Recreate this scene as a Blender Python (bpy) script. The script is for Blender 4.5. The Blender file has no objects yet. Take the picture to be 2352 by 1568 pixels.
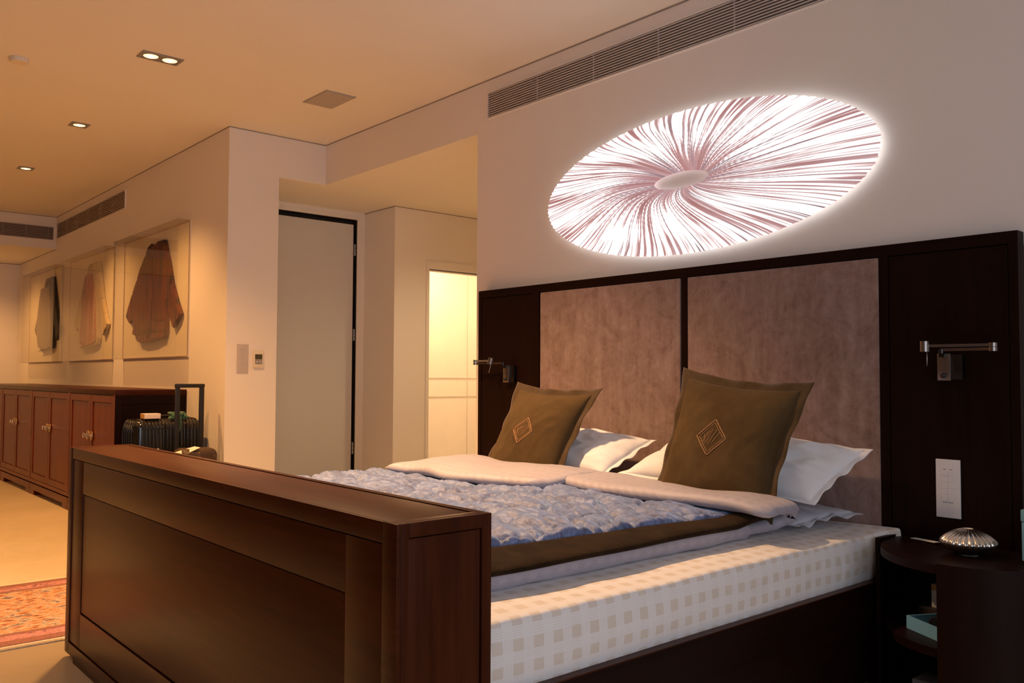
import bpy, bmesh, math, random
from mathutils import Vector, Matrix, noise
random.seed(7)
S = bpy.context.scene
COL = S.collection
PI = math.pi

# ------------------------------------------------------------------ camera
cam_data = bpy.data.cameras.new('camera')
cam = bpy.data.objects.new('camera', cam_data)
COL.objects.link(cam)
cam_data.sensor_fit = 'HORIZONTAL'
cam_data.sensor_width = 36.0
cam_data.lens = 1987.627 / 2352 * 36.0
cam_data.clip_start = 0.02
cam_data.clip_end = 60
yaw, pit, rol = math.radians(49.0484), math.radians(2.3313), math.radians(0.26385)
f = Vector((-math.sin(yaw)*math.cos(pit), math.cos(yaw)*math.cos(pit), math.sin(pit)))
r0 = Vector((math.cos(yaw), math.sin(yaw), 0)); u0 = r0.cross(f)
r1 = r0*math.cos(rol)+u0*math.sin(rol); u1 = -r0*math.sin(rol)+u0*math.cos(rol)
m = Matrix((r1, u1, -f)).transposed().to_4x4()
m.translation = Vector((2.59981, -3.37273, 1.16645))
cam.matrix_world = m
S.camera = cam

# ------------------------------------------------------------------ world, exposure
w = bpy.data.worlds.new('world'); S.world = w
w.use_nodes = True
w.node_tree.nodes['Background'].inputs[0].default_value = (0.02, 0.015, 0.01, 1)
w.node_tree.nodes['Background'].inputs[1].default_value = 0.3
S.view_settings.view_transform = 'Standard'
S.view_settings.look = 'None'
S.view_settings.gamma = 1.0
S.view_settings.use_curve_mapping = False
S.view_settings.exposure = 0.03
S.cycles.max_bounces = 10
S.cycles.diffuse_bounces = 8
S.cycles.glossy_bounces = 4
S.cycles.transmission_bounces = 6
S.cycles.sample_clamp_indirect = 4.0
S.cycles.use_denoising = True
try:
    S.cycles.denoiser = 'OPENIMAGEDENOISE'
except Exception:
    pass

WARM = (1.0, 0.47, 0.14)
DOWNLIGHT_W = 150.0
LAMP_EMIT = 2.6

# cool evening daylight that enters through the window in the right-hand wall
wl = bpy.data.lights.new('window_daylight', 'AREA'); wl.shape = 'RECTANGLE'; wl.size = 4.2; wl.size_y = 2.3
wl.energy = 74; wl.color = (0.80, 0.86, 1.0)
wlo = bpy.data.objects.new('window_daylight', wl); COL.objects.link(wlo)
wlo.location = (4.9, -3.7, 1.5); wlo.rotation_euler = (0, math.radians(90), 0); 
wl.size, wl.size_y = 2.3, 4.2

# ------------------------------------------------------------------ materials
MATS = {}
def nodes_of(name):
    mt = bpy.data.materials.new(name); mt.use_nodes = True
    nt = mt.node_tree; b = nt.nodes['Principled BSDF']
    MATS[name] = mt
    return mt, nt, b
def N(nt, t, **kw):
    n = nt.nodes.new(t)
    for k, v in kw.items(): setattr(n, k, v)
    return n
def L(nt, a, b): nt.links.new(a, b)
def ramp(nt, fac, stops, interp='LINEAR'):
    n = N(nt, 'ShaderNodeValToRGB'); e = n.color_ramp; e.interpolation = interp
    while len(e.elements) < len(stops): e.elements.new(0.5)
    for i, (p, c) in enumerate(stops):
        e.elements[i].position = p; e.elements[i].color = (*c, 1)
    if fac is not None: L(nt, fac, n.inputs[0])
    return n
def coords(nt, scale=(1, 1, 1), kind='Object', rot=(0, 0, 0)):
    tc = N(nt, 'ShaderNodeTexCoord'); mp = N(nt, 'ShaderNodeMapping')
    mp.inputs['Scale'].default_value = scale; mp.inputs['Rotation'].default_value = rot
    L(nt, tc.outputs[kind], mp.inputs[0]); return mp.outputs[0]
def noise_tex(nt, vec, scale, detail=4, rough=0.55, dist=0.0):
    n = N(nt, 'ShaderNodeTexNoise'); n.inputs['Scale'].default_value = scale
    n.inputs['Detail'].default_value = detail; n.inputs['Roughness'].default_value = rough
    n.inputs['Distortion'].default_value = dist
    if vec is not None: L(nt, vec, n.inputs['Vector'])
    return n.outputs[0]
def math_n(nt, op, a, b=None, c=None):
    n = N(nt, 'ShaderNodeMath', operation=op)
    for i, v in enumerate((a, b, c)):
        if v is None: continue
        if isinstance(v, (int, float)): n.inputs[i].default_value = v
        else: L(nt, v, n.inputs[i])
    return n.outputs[0]
def mixc(nt, fac, a, b):
    n = N(nt, 'ShaderNodeMix', data_type='RGBA')
    for i, v in ((0, fac), (6, a), (7, b)):
        if isinstance(v, (int, float)): n.inputs[i].default_value = v
        elif isinstance(v, tuple): n.inputs[i].default_value = (*v, 1)
        else: L(nt, v, n.inputs[i])
    return n.outputs[2]
def bump(nt, b, h, strength, dist=0.01):
    n = N(nt, 'ShaderNodeBump'); n.inputs['Strength'].default_value = strength
    n.inputs['Distance'].default_value = dist
    L(nt, h, n.inputs['Height']); L(nt, n.outputs[0], b.inputs['Normal'])

def simple(name, col, rough=0.5, metal=0.0, spec=0.5, var=0.08, vscale=6.0, bmp=0.0, bscale=60, **extra):
    mt, nt, b = nodes_of(name)
    v = coords(nt)
    n = noise_tex(nt, v, vscale)
    lo = tuple(max(0, c*(1-var)) for c in col); hi = tuple(min(1, c*(1+var)) for c in col)
    rp = ramp(nt, n, [(0.3, lo), (0.7, hi)])
    L(nt, rp.outputs[0], b.inputs['Base Color'])
    b.inputs['Roughness'].default_value = rough; b.inputs['Metallic'].default_value = metal
    b.inputs['Specular IOR Level'].default_value = spec
    for k, val in extra.items(): b.inputs[k.replace('_', ' ')].default_value = val
    if bmp: bump(nt, b, noise_tex(nt, v, bscale, 6), bmp, 0.002)
    return mt

simple('wall_paint', (0.80, 0.765, 0.74), 0.6, spec=0.25, var=0.012, vscale=1.2, bmp=0.08, bscale=160)
simple('ceiling_paint', (0.80, 0.77, 0.72), 0.7, spec=0.2, var=0.01, vscale=1.0, bmp=0.05, bscale=160)
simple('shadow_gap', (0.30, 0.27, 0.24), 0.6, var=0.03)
simple('dark_drape', (0.10, 0.06, 0.045), 0.8, var=0.2)
simple('door_paint', (0.60, 0.60, 0.60), 0.45, spec=0.4, var=0.015, vscale=2)
simple('black_gap', (0.008, 0.008, 0.009), 0.6)
simple('white_trim', (0.78, 0.75, 0.72), 0.4, var=0.02)
simple('steel', (0.62, 0.60, 0.58), 0.3, metal=1.0, var=0.05)
simple('dark_nickel', (0.34, 0.31, 0.29), 0.32, metal=1.0, var=0.06)
simple('black_nickel', (0.06, 0.055, 0.055), 0.35, metal=1.0, var=0.06)
simple('chrome', (0.85, 0.85, 0.86), 0.12, metal=1.0, var=0.02)
simple('bronze', (0.42, 0.27, 0.14), 0.35, metal=1.0, var=0.1)
simple('vent_slat', (0.56, 0.52, 0.51), 0.4, metal=0.3, var=0.03)
simple('vent_dark', (0.035, 0.027, 0.027), 0.8, var=0.1)
simple('vent_slat_beige', (0.34, 0.28, 0.24), 0.5, var=0.03)
simple('keypad_grey', (0.50, 0.46, 0.46), 0.45, var=0.02)
simple('keypad_white', (0.74, 0.72, 0.74), 0.45, var=0.02)
simple('print_grey', (0.20, 0.19, 0.19), 0.6)
simple('plastic_ivory', (0.74, 0.68, 0.56), 0.4, var=0.03)
simple('lcd', (0.055, 0.05, 0.02), 0.25, var=0.2, vscale=30)
simple('plastic_grey', (0.28, 0.27, 0.26), 0.45)
simple('grille_grey', (0.42, 0.39, 0.37), 0.7, var=0.05, vscale=60, bmp=0.3, bscale=400)
simple('white_linen', (0.80, 0.80, 0.83), 0.75, spec=0.2, var=0.02, bmp=0.25, bscale=25, Sheen_Weight=0.2)
simple('grey_linen', (0.52, 0.53, 0.60), 0.75, spec=0.2, var=0.03, bmp=0.25, bscale=25)
simple('teal_leather', (0.20, 0.42, 0.46), 0.5, var=0.05)
simple('pale_blue_leather', (0.17, 0.40, 0.62), 0.45, var=0.05)
simple('black_shell', (0.012, 0.012, 0.013), 0.14, spec=0.7, var=0.1)
simple('black_plastic', (0.012, 0.011, 0.011), 0.38, var=0.1)
simple('paper', (0.78, 0.74, 0.68), 0.7, var=0.02)
simple('pink_card', (0.75, 0.66, 0.66), 0.6, var=0.04)
simple('tan_card', (0.55, 0.30, 0.10), 0.6, var=0.05)
simple('green_silk', (0.012, 0.12, 0.06), 0.45, var=0.4, vscale=40, Sheen_Weight=0.4)
simple('olive_flange', (0.075, 0.045, 0.018), 0.85, spec=0.1, var=0.12, vscale=40, Sheen_Weight=0.3)
simple('stitching', (0.34, 0.17, 0.075), 0.7, var=0.1)
simple('acrylic_edge', (0.52, 0.36, 0.24), 0.25, spec=0.6, var=0.05)
simple('backing_board', (0.76, 0.71, 0.60), 0.8, var=0.02)
simple('fringe', (0.60, 0.50, 0.38), 0.9, var=0.15, vscale=80)
simple('rubber', (0.015, 0.014, 0.013), 0.7)
simple('book_cover', (0.03, 0.02, 0.018), 0.5, var=0.1)
simple('grey_cover', (0.30, 0.30, 0.33), 0.5, var=0.05)
simple('reflector', (0.75, 0.72, 0.66), 0.2, metal=1.0, var=0.02)
simple('shell_brown', (0.03, 0.014, 0.010), 0.2, var=0.2)

def wood(name, dark, light, axis='X', rough=0.32, gscale=1.0, coat=0.25):
    mt, nt, b = nodes_of(name)
    sc = {'X': (1.2, 14, 14), 'Y': (14, 1.2, 14), 'Z': (14, 14, 1.2)}[axis]
    v = coords(nt, tuple(s*gscale for s in sc))
    big = noise_tex(nt, v, 1.6, 5, 0.6, 0.6)
    sc2 = {'X': (3, 160, 160), 'Y': (160, 3, 160), 'Z': (160, 160, 3)}[axis]
    v2 = coords(nt, sc2)
    fine = noise_tex(nt, v2, 1.0, 3, 0.6)
    comb = math_n(nt, 'ADD', math_n(nt, 'MULTIPLY', big, 0.65), math_n(nt, 'MULTIPLY', fine, 0.35))
    rp = ramp(nt, comb, [(0.30, dark), (0.52, tuple((a+c)/2 for a, c in zip(dark, light))), (0.72, light)])
    L(nt, rp.outputs[0], b.inputs['Base Color'])
    b.inputs['Roughness'].default_value = rough
    b.inputs['Specular IOR Level'].default_value = 0.11
    b.inputs['Coat Weight'].default_value = coat; b.inputs['Coat Roughness'].default_value = 0.25
    bump(nt, b, fine, 0.12, 0.001)
    return mt
for ax in 'XYZ':
    wood('mahogany_'+ax, (0.026, 0.0042, 0.0010), (0.070, 0.0150, 0.0032), ax, rough=.34, coat=.04)
    wood('espresso_'+ax, (0.0065, 0.0018, 0.0010), (0.0150, 0.0042, 0.0022), ax, rough=0.45, coat=0.0)
    wood('cabinet_'+ax, (0.085, 0.0105, 0.0012), (0.20, 0.034, 0.0038), ax, rough=.3, coat=0.0)

# polished pale stone floor
mt, nt, b = nodes_of('stone_floor')
v = coords(nt)
c1 = noise_tex(nt, v, 0.9, 5, 0.6, 0.4); c2 = noise_tex(nt, v, 12, 4)
mx = math_n(nt, 'ADD', math_n(nt, 'MULTIPLY', c1, 0.75), math_n(nt, 'MULTIPLY', c2, 0.25))
rp = ramp(nt, mx, [(0.3, (0.56, 0.47, 0.32)), (0.7, (0.68, 0.58, 0.42))])
L(nt, rp.outputs[0], b.inputs['Base Color']); b.inputs['Roughness'].default_value = 0.24
b.inputs['Specular IOR Level'].default_value = 0.4

# suede pads
mt, nt, b = nodes_of('suede')
v = coords(nt, (1, 1, 1)); v2 = coords(nt, (14, 14, 2.2))
a1 = noise_tex(nt, v, 6.5, 7, 0.72, 1.4); a2 = noise_tex(nt, v2, 2.0, 4, 0.6); a3 = noise_tex(nt, v, 55, 3)
mx = math_n(nt, 'ADD', math_n(nt, 'ADD', math_n(nt, 'MULTIPLY', a1, 0.55), math_n(nt, 'MULTIPLY', a2, 0.3)), math_n(nt, 'MULTIPLY', a3, 0.15))
rp = ramp(nt, mx, [(0.36, (0.185, 0.108, 0.085)), (0.5, (0.26, 0.170, 0.145)), (0.66, (0.36, 0.255, 0.225))])
L(nt, rp.outputs[0], b.inputs['Base Color']); b.inputs['Roughness'].default_value = 0.9
b.inputs['Sheen Weight'].default_value = 0.25; b.inputs['Specular IOR Level'].default_value = 0.1
bump(nt, b, a1, 0.15, 0.003)

# olive velvet cushions
mt, nt, b = nodes_of('olive_velvet')
v = coords(nt)
a1 = noise_tex(nt, v, 5, 5, 0.6, 0.6); a2 = noise_tex(nt, v, 350, 2)
rp = ramp(nt, a1, [(0.3, (0.066, 0.041, 0.018)), (0.7, (0.100, 0.064, 0.029))])
L(nt, rp.outputs[0], b.inputs['Base Color']); b.inputs['Roughness'].default_value = 0.95
b.inputs['Specular IOR Level'].default_value = 0.05
b.inputs['Sheen Weight'].default_value = 0.22; b.inputs['Sheen Roughness'].default_value = 0.4
b.inputs['Sheen Tint'].default_value = (0.75, 0.55, 0.32, 1)
bump(nt, b, a2, 0.12, 0.001)

# blue-grey crushed velvet / brown velvet of the coverlet
mt, nt, b = nodes_of('blue_velvet')
v = coords(nt)
a1 = noise_tex(nt, coords(nt, (3, 9, 3)), 2.2, 6, 0.65, 1.0); a2 = noise_tex(nt, v, 70, 5, 0.7, 1.5)
mx = math_n(nt, 'ADD', math_n(nt, 'MULTIPLY', a1, 0.5), math_n(nt, 'MULTIPLY', a2, 0.5))
rp = ramp(nt, mx, [(0.38, (0.070, 0.072, 0.13)), (0.52, (0.16, 0.20, 0.36)), (0.64, (0.25, 0.32, 0.56))])
L(nt, rp.outputs[0], b.inputs['Base Color']); b.inputs['Roughness'].default_value = 0.55
b.inputs['Sheen Weight'].default_value = 1.0; b.inputs['Sheen Roughness'].default_value = 0.38
b.inputs['Sheen Tint'].default_value = (0.48, 0.68, 1.0, 1)
bump(nt, b, a2, 0.35, 0.004)
mt, nt, b = nodes_of('brown_velvet')
v = coords(nt)
a1 = noise_tex(nt, v, 9, 5, 0.6, 0.8); a2 = noise_tex(nt, v, 220, 3)
rp = ramp(nt, a1, [(0.35, (0.013, 0.0075, 0.004)), (0.65, (0.027, 0.0155, 0.008))])
L(nt, rp.outputs[0], b.inputs['Base Color']); b.inputs['Roughness'].default_value = 0.9
b.inputs['Specular IOR Level'].default_value = 0.05
b.inputs['Sheen Weight'].default_value = 0.08; b.inputs['Sheen Tint'].default_value = (0.7, 0.5, 0.3, 1)
bump(nt, b, a2, 0.3, 0.002)

# woven check shared by the mattress cover and the duvet
def check(name, base, stripe, period, dark_amt, lines, contrast=1.0, rough=0.6):
    mt, nt, b = nodes_of(name)
    tc = N(nt, 'ShaderNodeTexCoord'); sp = N(nt, 'ShaderNodeSeparateXYZ'); L(nt, tc.outputs['Object'], sp.inputs[0])
    s1 = sp.outputs[1]; s2 = math_n(nt, 'ADD', sp.outputs[0], sp.outputs[2])
    outs = []
    for s, per in ((s1, period[0]), (s2, period[1])):
        ph = math_n(nt, 'FRACT', math_n(nt, 'DIVIDE', math_n(nt, 'ADD', s, 10.0), per))
        band = math_n(nt, 'LESS_THAN', ph, 0.5)
        fl = math_n(nt, 'FRACT', math_n(nt, 'MULTIPLY', ph, lines*2))
        fine = math_n(nt, 'GREATER_THAN', fl, 0.42)
        outs.append(math_n(nt, 'MULTIPLY', band, math_n(nt, 'ADD', math_n(nt, 'MULTIPLY', fine, 0.45), 0.55)))
    mask = math_n(nt, 'MAXIMUM', outs[0], outs[1])
    c = mixc(nt, math_n(nt, 'MULTIPLY', mask, contrast), base, stripe)
    L(nt, c, b.inputs['Base Color']); b.inputs['Roughness'].default_value = rough
    b.inputs['Sheen Weight'].default_value = 0.15
    v = coords(nt)
    bump(nt, b, noise_tex(nt, v, 7, 4, 0.6, 0.5), 0.35, 0.02)
    return mt
check('mattress_check', (0.69, 0.62, 0.55), (0.81, 0.79, 0.79), (0.066, 0.056), 0.3, 5)
check('duvet_stripe', (0.37, 0.335, 0.385), (0.44, 0.41, 0.475), (0.055, 0.045), 0.3, 4, 0.55)
simple('duvet_reverse', (0.66, 0.58, 0.58), 0.6, var=0.03, bmp=0.35, bscale=9, Sheen_Weight=0.2)

# pleated silk lamp: u = angle, v = 0 at the rim .. 1 at the hole
mt, nt, b = nodes_of('pleated_silk')
uv = N(nt, 'ShaderNodeTexCoord').outputs['UV']
sp = N(nt, 'ShaderNodeSeparateXYZ'); L(nt, uv, sp.inputs[0])
th, vv = sp.outputs[0], sp.outputs[1]
def strands(R, vs, swirl, seed):
    t2 = math_n(nt, 'ADD', math_n(nt, 'MULTIPLY', th, 2*PI), math_n(nt, 'MULTIPLY', math_n(nt, 'POWER', vv, 2.0), swirl))
    wob = noise_tex(nt, None, 1, 2)
    cx = math_n(nt, 'MULTIPLY', math_n(nt, 'COSINE', t2), R); sx = math_n(nt, 'MULTIPLY', math_n(nt, 'SINE', t2), R)
    cb = N(nt, 'ShaderNodeCombineXYZ'); L(nt, cx, cb.inputs[0]); L(nt, sx, cb.inputs[1])
    L(nt, math_n(nt, 'ADD', math_n(nt, 'MULTIPLY', vv, vs), seed), cb.inputs[2])
    return noise_tex(nt, cb.outputs[0], 1.0, 2, 0.5)
n1 = strands(26, 0.9, 0.35, 0.0); n2 = strands(62, 1.3, 0.35, 9.0); n3 = strands(5, 1.2, 0.35, 4.0)
t2w = math_n(nt, 'ADD', math_n(nt, 'MULTIPLY', th, 2*PI), math_n(nt, 'MULTIPLY', math_n(nt, 'POWER', vv, 2.0), 0.35))
def wave(nn, seed_n, amp):
    sn = math_n(nt, 'SINE', math_n(nt, 'ADD', math_n(nt, 'MULTIPLY', t2w, float(nn)), math_n(nt, 'MULTIPLY', seed_n, amp)))
    return math_n(nt, 'MULTIPLY_ADD', sn, 0.5, 0.5)
wv = math_n(nt, 'ADD', math_n(nt, 'MULTIPLY', wave(131, n1, 14), 0.11), math_n(nt, 'MULTIPLY', wave(83, n1, 11), 0.07))
mx = math_n(nt, 'ADD', math_n(nt, 'ADD', math_n(nt, 'MULTIPLY', n1, 0.30), math_n(nt, 'MULTIPLY', n2, 0.38)), math_n(nt, 'MULTIPLY', n3, 0.25))
mx = math_n(nt, 'ADD', mx, wv)
thr = ramp(nt, vv, [(0.0, (0.565,)*3), (0.35, (0.555,)*3), (0.60, (0.575,)*3), (0.82, (0.65,)*3), (1.0, (0.72,)*3)])
d = math_n(nt, 'SUBTRACT', mx, thr.outputs[0])
lit = N(nt, 'ShaderNodeMapRange'); lit.inputs[1].default_value = -0.075; lit.inputs[2].default_value = 0.045
L(nt, d, lit.inputs[0])
tint = ramp(nt, n3, [(0.35, (0.30, 0.15, 0.15)), (0.5, (0.38, 0.24, 0.25)), (0.65, (0.22, 0.15, 0.17))])
glow = math_n(nt, 'POWER', lit.outputs[0], 1.6)
colr = mixc(nt, glow, tint.outputs[0], (LAMP_EMIT, LAMP_EMIT*0.985, LAMP_EMIT*0.965))
L(nt, colr, b.inputs['Emission Color']); b.inputs['Emission Strength'].default_value = 1.0
L(nt, tint.outputs[0], b.inputs['Base Color']); b.inputs['Roughness'].default_value = 0.6
def emit(name, col, st):
    mt, nt, b = nodes_of(name)
    b.inputs['Base Color'].default_value = (*col, 1)
    b.inputs['Emission Color'].default_value = (*col, 1); b.inputs['Emission Strength'].default_value = st
emit('lamp_rim', (1, 0.98, 0.96), 0.8)
emit('bulb_warm', (1.0, 0.78, 0.45), 1.5)
emit('bulb_core', (1.0, 0.88, 0.62), 4.0)

# acrylic of the display boxes
mt, nt, b = nodes_of('acrylic')
b.inputs['Base Color'].default_value = (0.97, 0.95, 0.92, 1)
tr = N(nt, 'ShaderNodeBsdfTransparent'); tr.inputs[0].default_value = (0.965, 0.955, 0.93, 1)
gl = N(nt, 'ShaderNodeBsdfGlossy'); gl.inputs['Roughness'].default_value = 0.015
lw = N(nt, 'ShaderNodeLayerWeight'); lw.inputs[0].default_value = 0.5
fr_o = math_n(nt, 'MULTIPLY_ADD', math_n(nt, 'POWER', lw.outputs['Facing'], 5.0), 0.6, 0.035)
ms = N(nt, 'ShaderNodeMixShader')
L(nt, fr_o, ms.inputs[0]); L(nt, tr.outputs[0], ms.inputs[1]); L(nt, gl.outputs[0], ms.inputs[2])
L(nt, ms.outputs[0], nt.nodes['Material Output'].inputs[0])

# garments
def garment(name, stops, scale=5, rough=0.8):
    mt, nt, b = nodes_of(name)
    v = coords(nt, (1.6, 1, 0.5))
    a = noise_tex(nt, v, scale, 6, 0.7, 1.2)
    st = noise_tex(nt, coords(nt, (7, 1, .35)), 2.0, 3, .6, .4)
    a = math_n(nt, 'ADD', math_n(nt, 'MULTIPLY', a, .45), math_n(nt, 'MULTIPLY', st, .55))
    rp = ramp(nt, a, stops); L(nt, rp.outputs[0], b.inputs['Base Color']); b.inputs['Roughness'].default_value = rough
    bump(nt, b, noise_tex(nt, coords(nt, (9, 3, 1.2)), 1.5, 4), 0.8, 0.03)
garment('garment_brown', [(0.38, (0.012, 0.009, 0.006)), (0.5, (0.17, 0.042, 0.014)), (0.62, (0.03, 0.024, 0.012))], 2.5)
garment('garment_brocade', [(0.40, (0.30, 0.18, 0.11)), (0.5, (0.42, 0.11, 0.07)), (0.58, (0.58, 0.38, 0.26))], 22)
garment('garment_black', [(0.3, (0.006, 0.006, 0.006)), (0.7, (0.02, 0.018, 0.016))], 4)
garment('garment_grey', [(0.3, (0.20, 0.16, 0.12)), (0.7, (0.30, 0.25, 0.19))], 4)
garment('garment_cream', [(0.3, (0.50, 0.40, 0.26)), (0.7, (0.62, 0.52, 0.36))], 4)

# oriental rug
mt, nt, b = nodes_of('rug_pile')
v = coords(nt, (1, 1, 1)); v5 = coords(nt, (2.2, 1.0, 1))
a = noise_tex(nt, v5, 13, 8, 0.8, 1.8); vo = N(nt, 'ShaderNodeTexVoronoi'); vo.inputs['Scale'].default_value = 17; L(nt, v5, vo.inputs[0])
mx = math_n(nt, 'ADD', math_n(nt, 'MULTIPLY', a, 0.75), math_n(nt, 'MULTIPLY', vo.outputs[0], 0.35))
mr = N(nt, 'ShaderNodeMapRange'); mr.inputs[1].default_value = .36; mr.inputs[2].default_value = .70; L(nt, mx, mr.inputs[0]); mx = mr.outputs[0]
field = ramp(nt, mx, [(0.10, (0.06, 0.035, 0.035)), (0.25, (0.34, 0.10, 0.06)), (0.40, (0.40, 0.19, 0.08)), (0.52, (0.52, 0.36, 0.20)), (0.62, (0.36, 0.11, 0.07)), (0.75, (0.56, 0.47, 0.36)), (0.92, (0.13, 0.09, 0.09))])
brd = ramp(nt, noise_tex(nt, v5, 30, 7, 0.85, 2.5), [(0.40, (0.05, 0.035, 0.045)), (0.50, (0.34, 0.14, 0.10)), (0.60, (0.09, 0.06, 0.06)), (0.7, (0.5, 0.3, 0.2))])
pink = ramp(nt, noise_tex(nt, v5, 9, 6, 0.8, 2.0), [(0.40, (0.06, 0.04, 0.05)), (0.46, (0.42, 0.17, 0.16)), (0.56, (0.48, 0.24, 0.22)), (0.62, (0.08, 0.05, 0.06))])
sp = N(nt, 'ShaderNodeSeparateXYZ'); L(nt, v, sp.inputs[0])
dx = math_n(nt, 'SUBTRACT', 0.60, math_n(nt, 'ABSOLUTE', sp.outputs[0]))
dy = math_n(nt, 'SUBTRACT', 1.2, math_n(nt, 'ABSOLUTE', sp.outputs[1]))
de = math_n(nt, 'MINIMUM', dx, dy)
m1 = math_n(nt, 'LESS_THAN', de, 0.19); m2 = math_n(nt, 'LESS_THAN', de, 0.15); m3 = math_n(nt, 'LESS_THAN', de, 0.07)
c = mixc(nt, m1, field.outputs[0], brd.outputs[0]); c = mixc(nt, m2, c, pink.outputs[0]); c = mixc(nt, m3, c, brd.outputs[0])
L(nt, c, b.inputs['Base Color']); b.inputs['Roughness'].default_value = 0.95; b.inputs['Specular IOR Level'].default_value = 0.05
bump(nt, b, noise_tex(nt, v, 120, 3), 0.6, 0.004)
# monogrammed brown bag canvas (plain generic spots)
mt, nt, b = nodes_of('bag_canvas')
v = coords(nt); vo = N(nt, 'ShaderNodeTexVoronoi'); vo.inputs['Scale'].default_value = 26; L(nt, v, vo.inputs[0])
rp = ramp(nt, vo.outputs[0], [(0.1, (0.16, 0.09, 0.035)), (0.28, (0.045, 0.022, 0.012))])
L(nt, rp.outputs[0], b.inputs['Base Color']); b.inputs['Roughness'].default_value = 0.5
mt, nt, b = nodes_of('silver_fluted')
v = coords(nt)
rp = ramp(nt, noise_tex(nt, v, 60, 4), [(0.3, (0.62, 0.57, 0.52)), (0.7, (0.78, 0.73, 0.68))])
L(nt, rp.outputs[0], b.inputs['Base Color']); b.inputs['Metallic'].default_value = 1; b.inputs['Roughness'].default_value = 0.24

# ------------------------------------------------------------------ mesh helpers
def box(bm, x0, x1, y0, y1, z0, z1, bev=0.0):
    r = bmesh.ops.create_cube(bm, size=1)
    vs = r['verts']
    for v in vs:
        v.co = Vector(((x0+x1)/2+v.co.x*(x1-x0), (y0+y1)/2+v.co.y*(y1-y0), (z0+z1)/2+v.co.z*(z1-z0)))
    if bev > 0:
        es = list({e for v in vs for e in v.link_edges})
        bmesh.ops.bevel(bm, geom=es, offset=bev, segments=2, profile=0.6, affect='EDGES')
def tube(bm, pts, rad, n=10, caps=True):
    pts = [Vector(p) for p in pts]
    rads = rad if isinstance(rad, (list, tuple)) else [rad]*len(pts)
    rings = []; up = None
    for i, p in enumerate(pts):
        t = (pts[min(i+1, len(pts)-1)]-pts[max(i-1, 0)]).normalized()
        if up is None:
            up = Vector((0, 0, 1)) if abs(t.z) < 0.9 else Vector((1, 0, 0))
        a = t.cross(up).normalized(); b2 = a.cross(t).normalized(); up = b2
        rings.append([bm.verts.new(p+(a*math.cos(2*PI*k/n)+b2*math.sin(2*PI*k/n))*rads[i]) for k in range(n)])
    for i in range(len(rings)-1):
        for k in range(n):
            bm.faces.new((rings[i][k], rings[i][(k+1) % n], rings[i+1][(k+1) % n], rings[i+1][k]))
    if caps:
        bm.faces.new(rings[0][::-1]); bm.faces.new(rings[-1])
def lathe(bm, prof, n=32, c=(0, 0, 0), flute=0.0, nf=0):
    c = Vector(c); rings = []
    for r, z in prof:
        if r < 1e-5: rings.append([bm.verts.new(c+Vector((0, 0, z)))]); continue
        ring = []
        for k in range(n):
            a = 2*PI*k/n
            rr = r*(1-flute*(1-abs(math.sin(nf*a/2)))) if nf else r
            ring.append(bm.verts.new(c+Vector((rr*math.cos(a), rr*math.sin(a), z))))
        rings.append(ring)
    for i in range(len(rings)-1):
        A, B = rings[i], rings[i+1]
        for k in range(n):
            k2 = (k+1) % n
            if len(A) == 1 and len(B) == 1: continue
            if len(A) == 1: bm.faces.new((A[0], B[k2], B[k]))
            elif len(B) == 1: bm.faces.new((A[k], A[k2], B[0]))
            else: bm.faces.new((A[k], A[k2], B[k2], B[k]))
def prism(bm, poly, z0, z1, bev=0):
    lo = [bm.verts.new((x, y, z0)) for x, y in poly]; hi = [bm.verts.new((x, y, z1)) for x, y in poly]
    n = len(poly)
    fs = [bm.faces.new(lo[::-1]), bm.faces.new(hi)]
    for i in range(n): fs.append(bm.faces.new((lo[i], lo[(i+1) % n], hi[(i+1) % n], hi[i])))
    return fs
def obj(name, bm, mat, parent=None, smooth=False, loc=None, auto=None):
    bmesh.ops.recalc_face_normals(bm, faces=bm.faces)
    me = bpy.data.meshes.new(name); bm.to_mesh(me); bm.free()
    if smooth:
        for p in me.polygons: p.use_smooth = True
    if auto is not None:
        me.set_sharp_from_angle(angle=math.radians(auto))
    me.materials.append(MATS[mat] if isinstance(mat, str) else mat)
    o = bpy.data.objects.new(name, me); COL.objects.link(o)
    if parent is not None:
        o.parent = parent
        o.location = -parent_loc(parent)
    if loc is not None and parent is None:
        pass
    return o
def parent_loc(p):
    v = Vector((0, 0, 0))
    while p is not None:
        v += p.location; p = p.parent
    return v
def bx(name, mat, parent, *dims, bev=0.0, smooth=False):
    bm = bmesh.new(); box(bm, *dims, bev=bev); return obj(name, bm, mat, parent, auto=35 if bev else None, smooth=bool(bev))
def thing(name, label, cat, loc, group=None):
    o = bpy.data.objects.new(name, None); COL.objects.link(o); o.location = loc
    o.empty_display_size = 0.1
    o['label'] = label; o['category'] = cat
    if group: o['group'] = group
    return o
def tag(o, label, cat, group=None):
    o['label'] = label; o['category'] = cat
    if group: o['group'] = group
    return o
def struct(name, mat, *dims):
    bm = bmesh.new(); box(bm, *dims); o = obj(name, bm, mat); o['kind'] = 'structure'; return o
def lab(o, t): o['label'] = t; return o
def recenter(o):
    """put a single mesh thing's origin at the middle of its base"""
    vs = [v.co for v in o.data.vertices]
    c = Vector(((min(v.x for v in vs)+max(v.x for v in vs))/2, (min(v.y for v in vs)+max(v.y for v in vs))/2, min(v.z for v in vs)))
    for v in o.data.vertices: v.co -= c
    o.location = c
    return o

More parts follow.
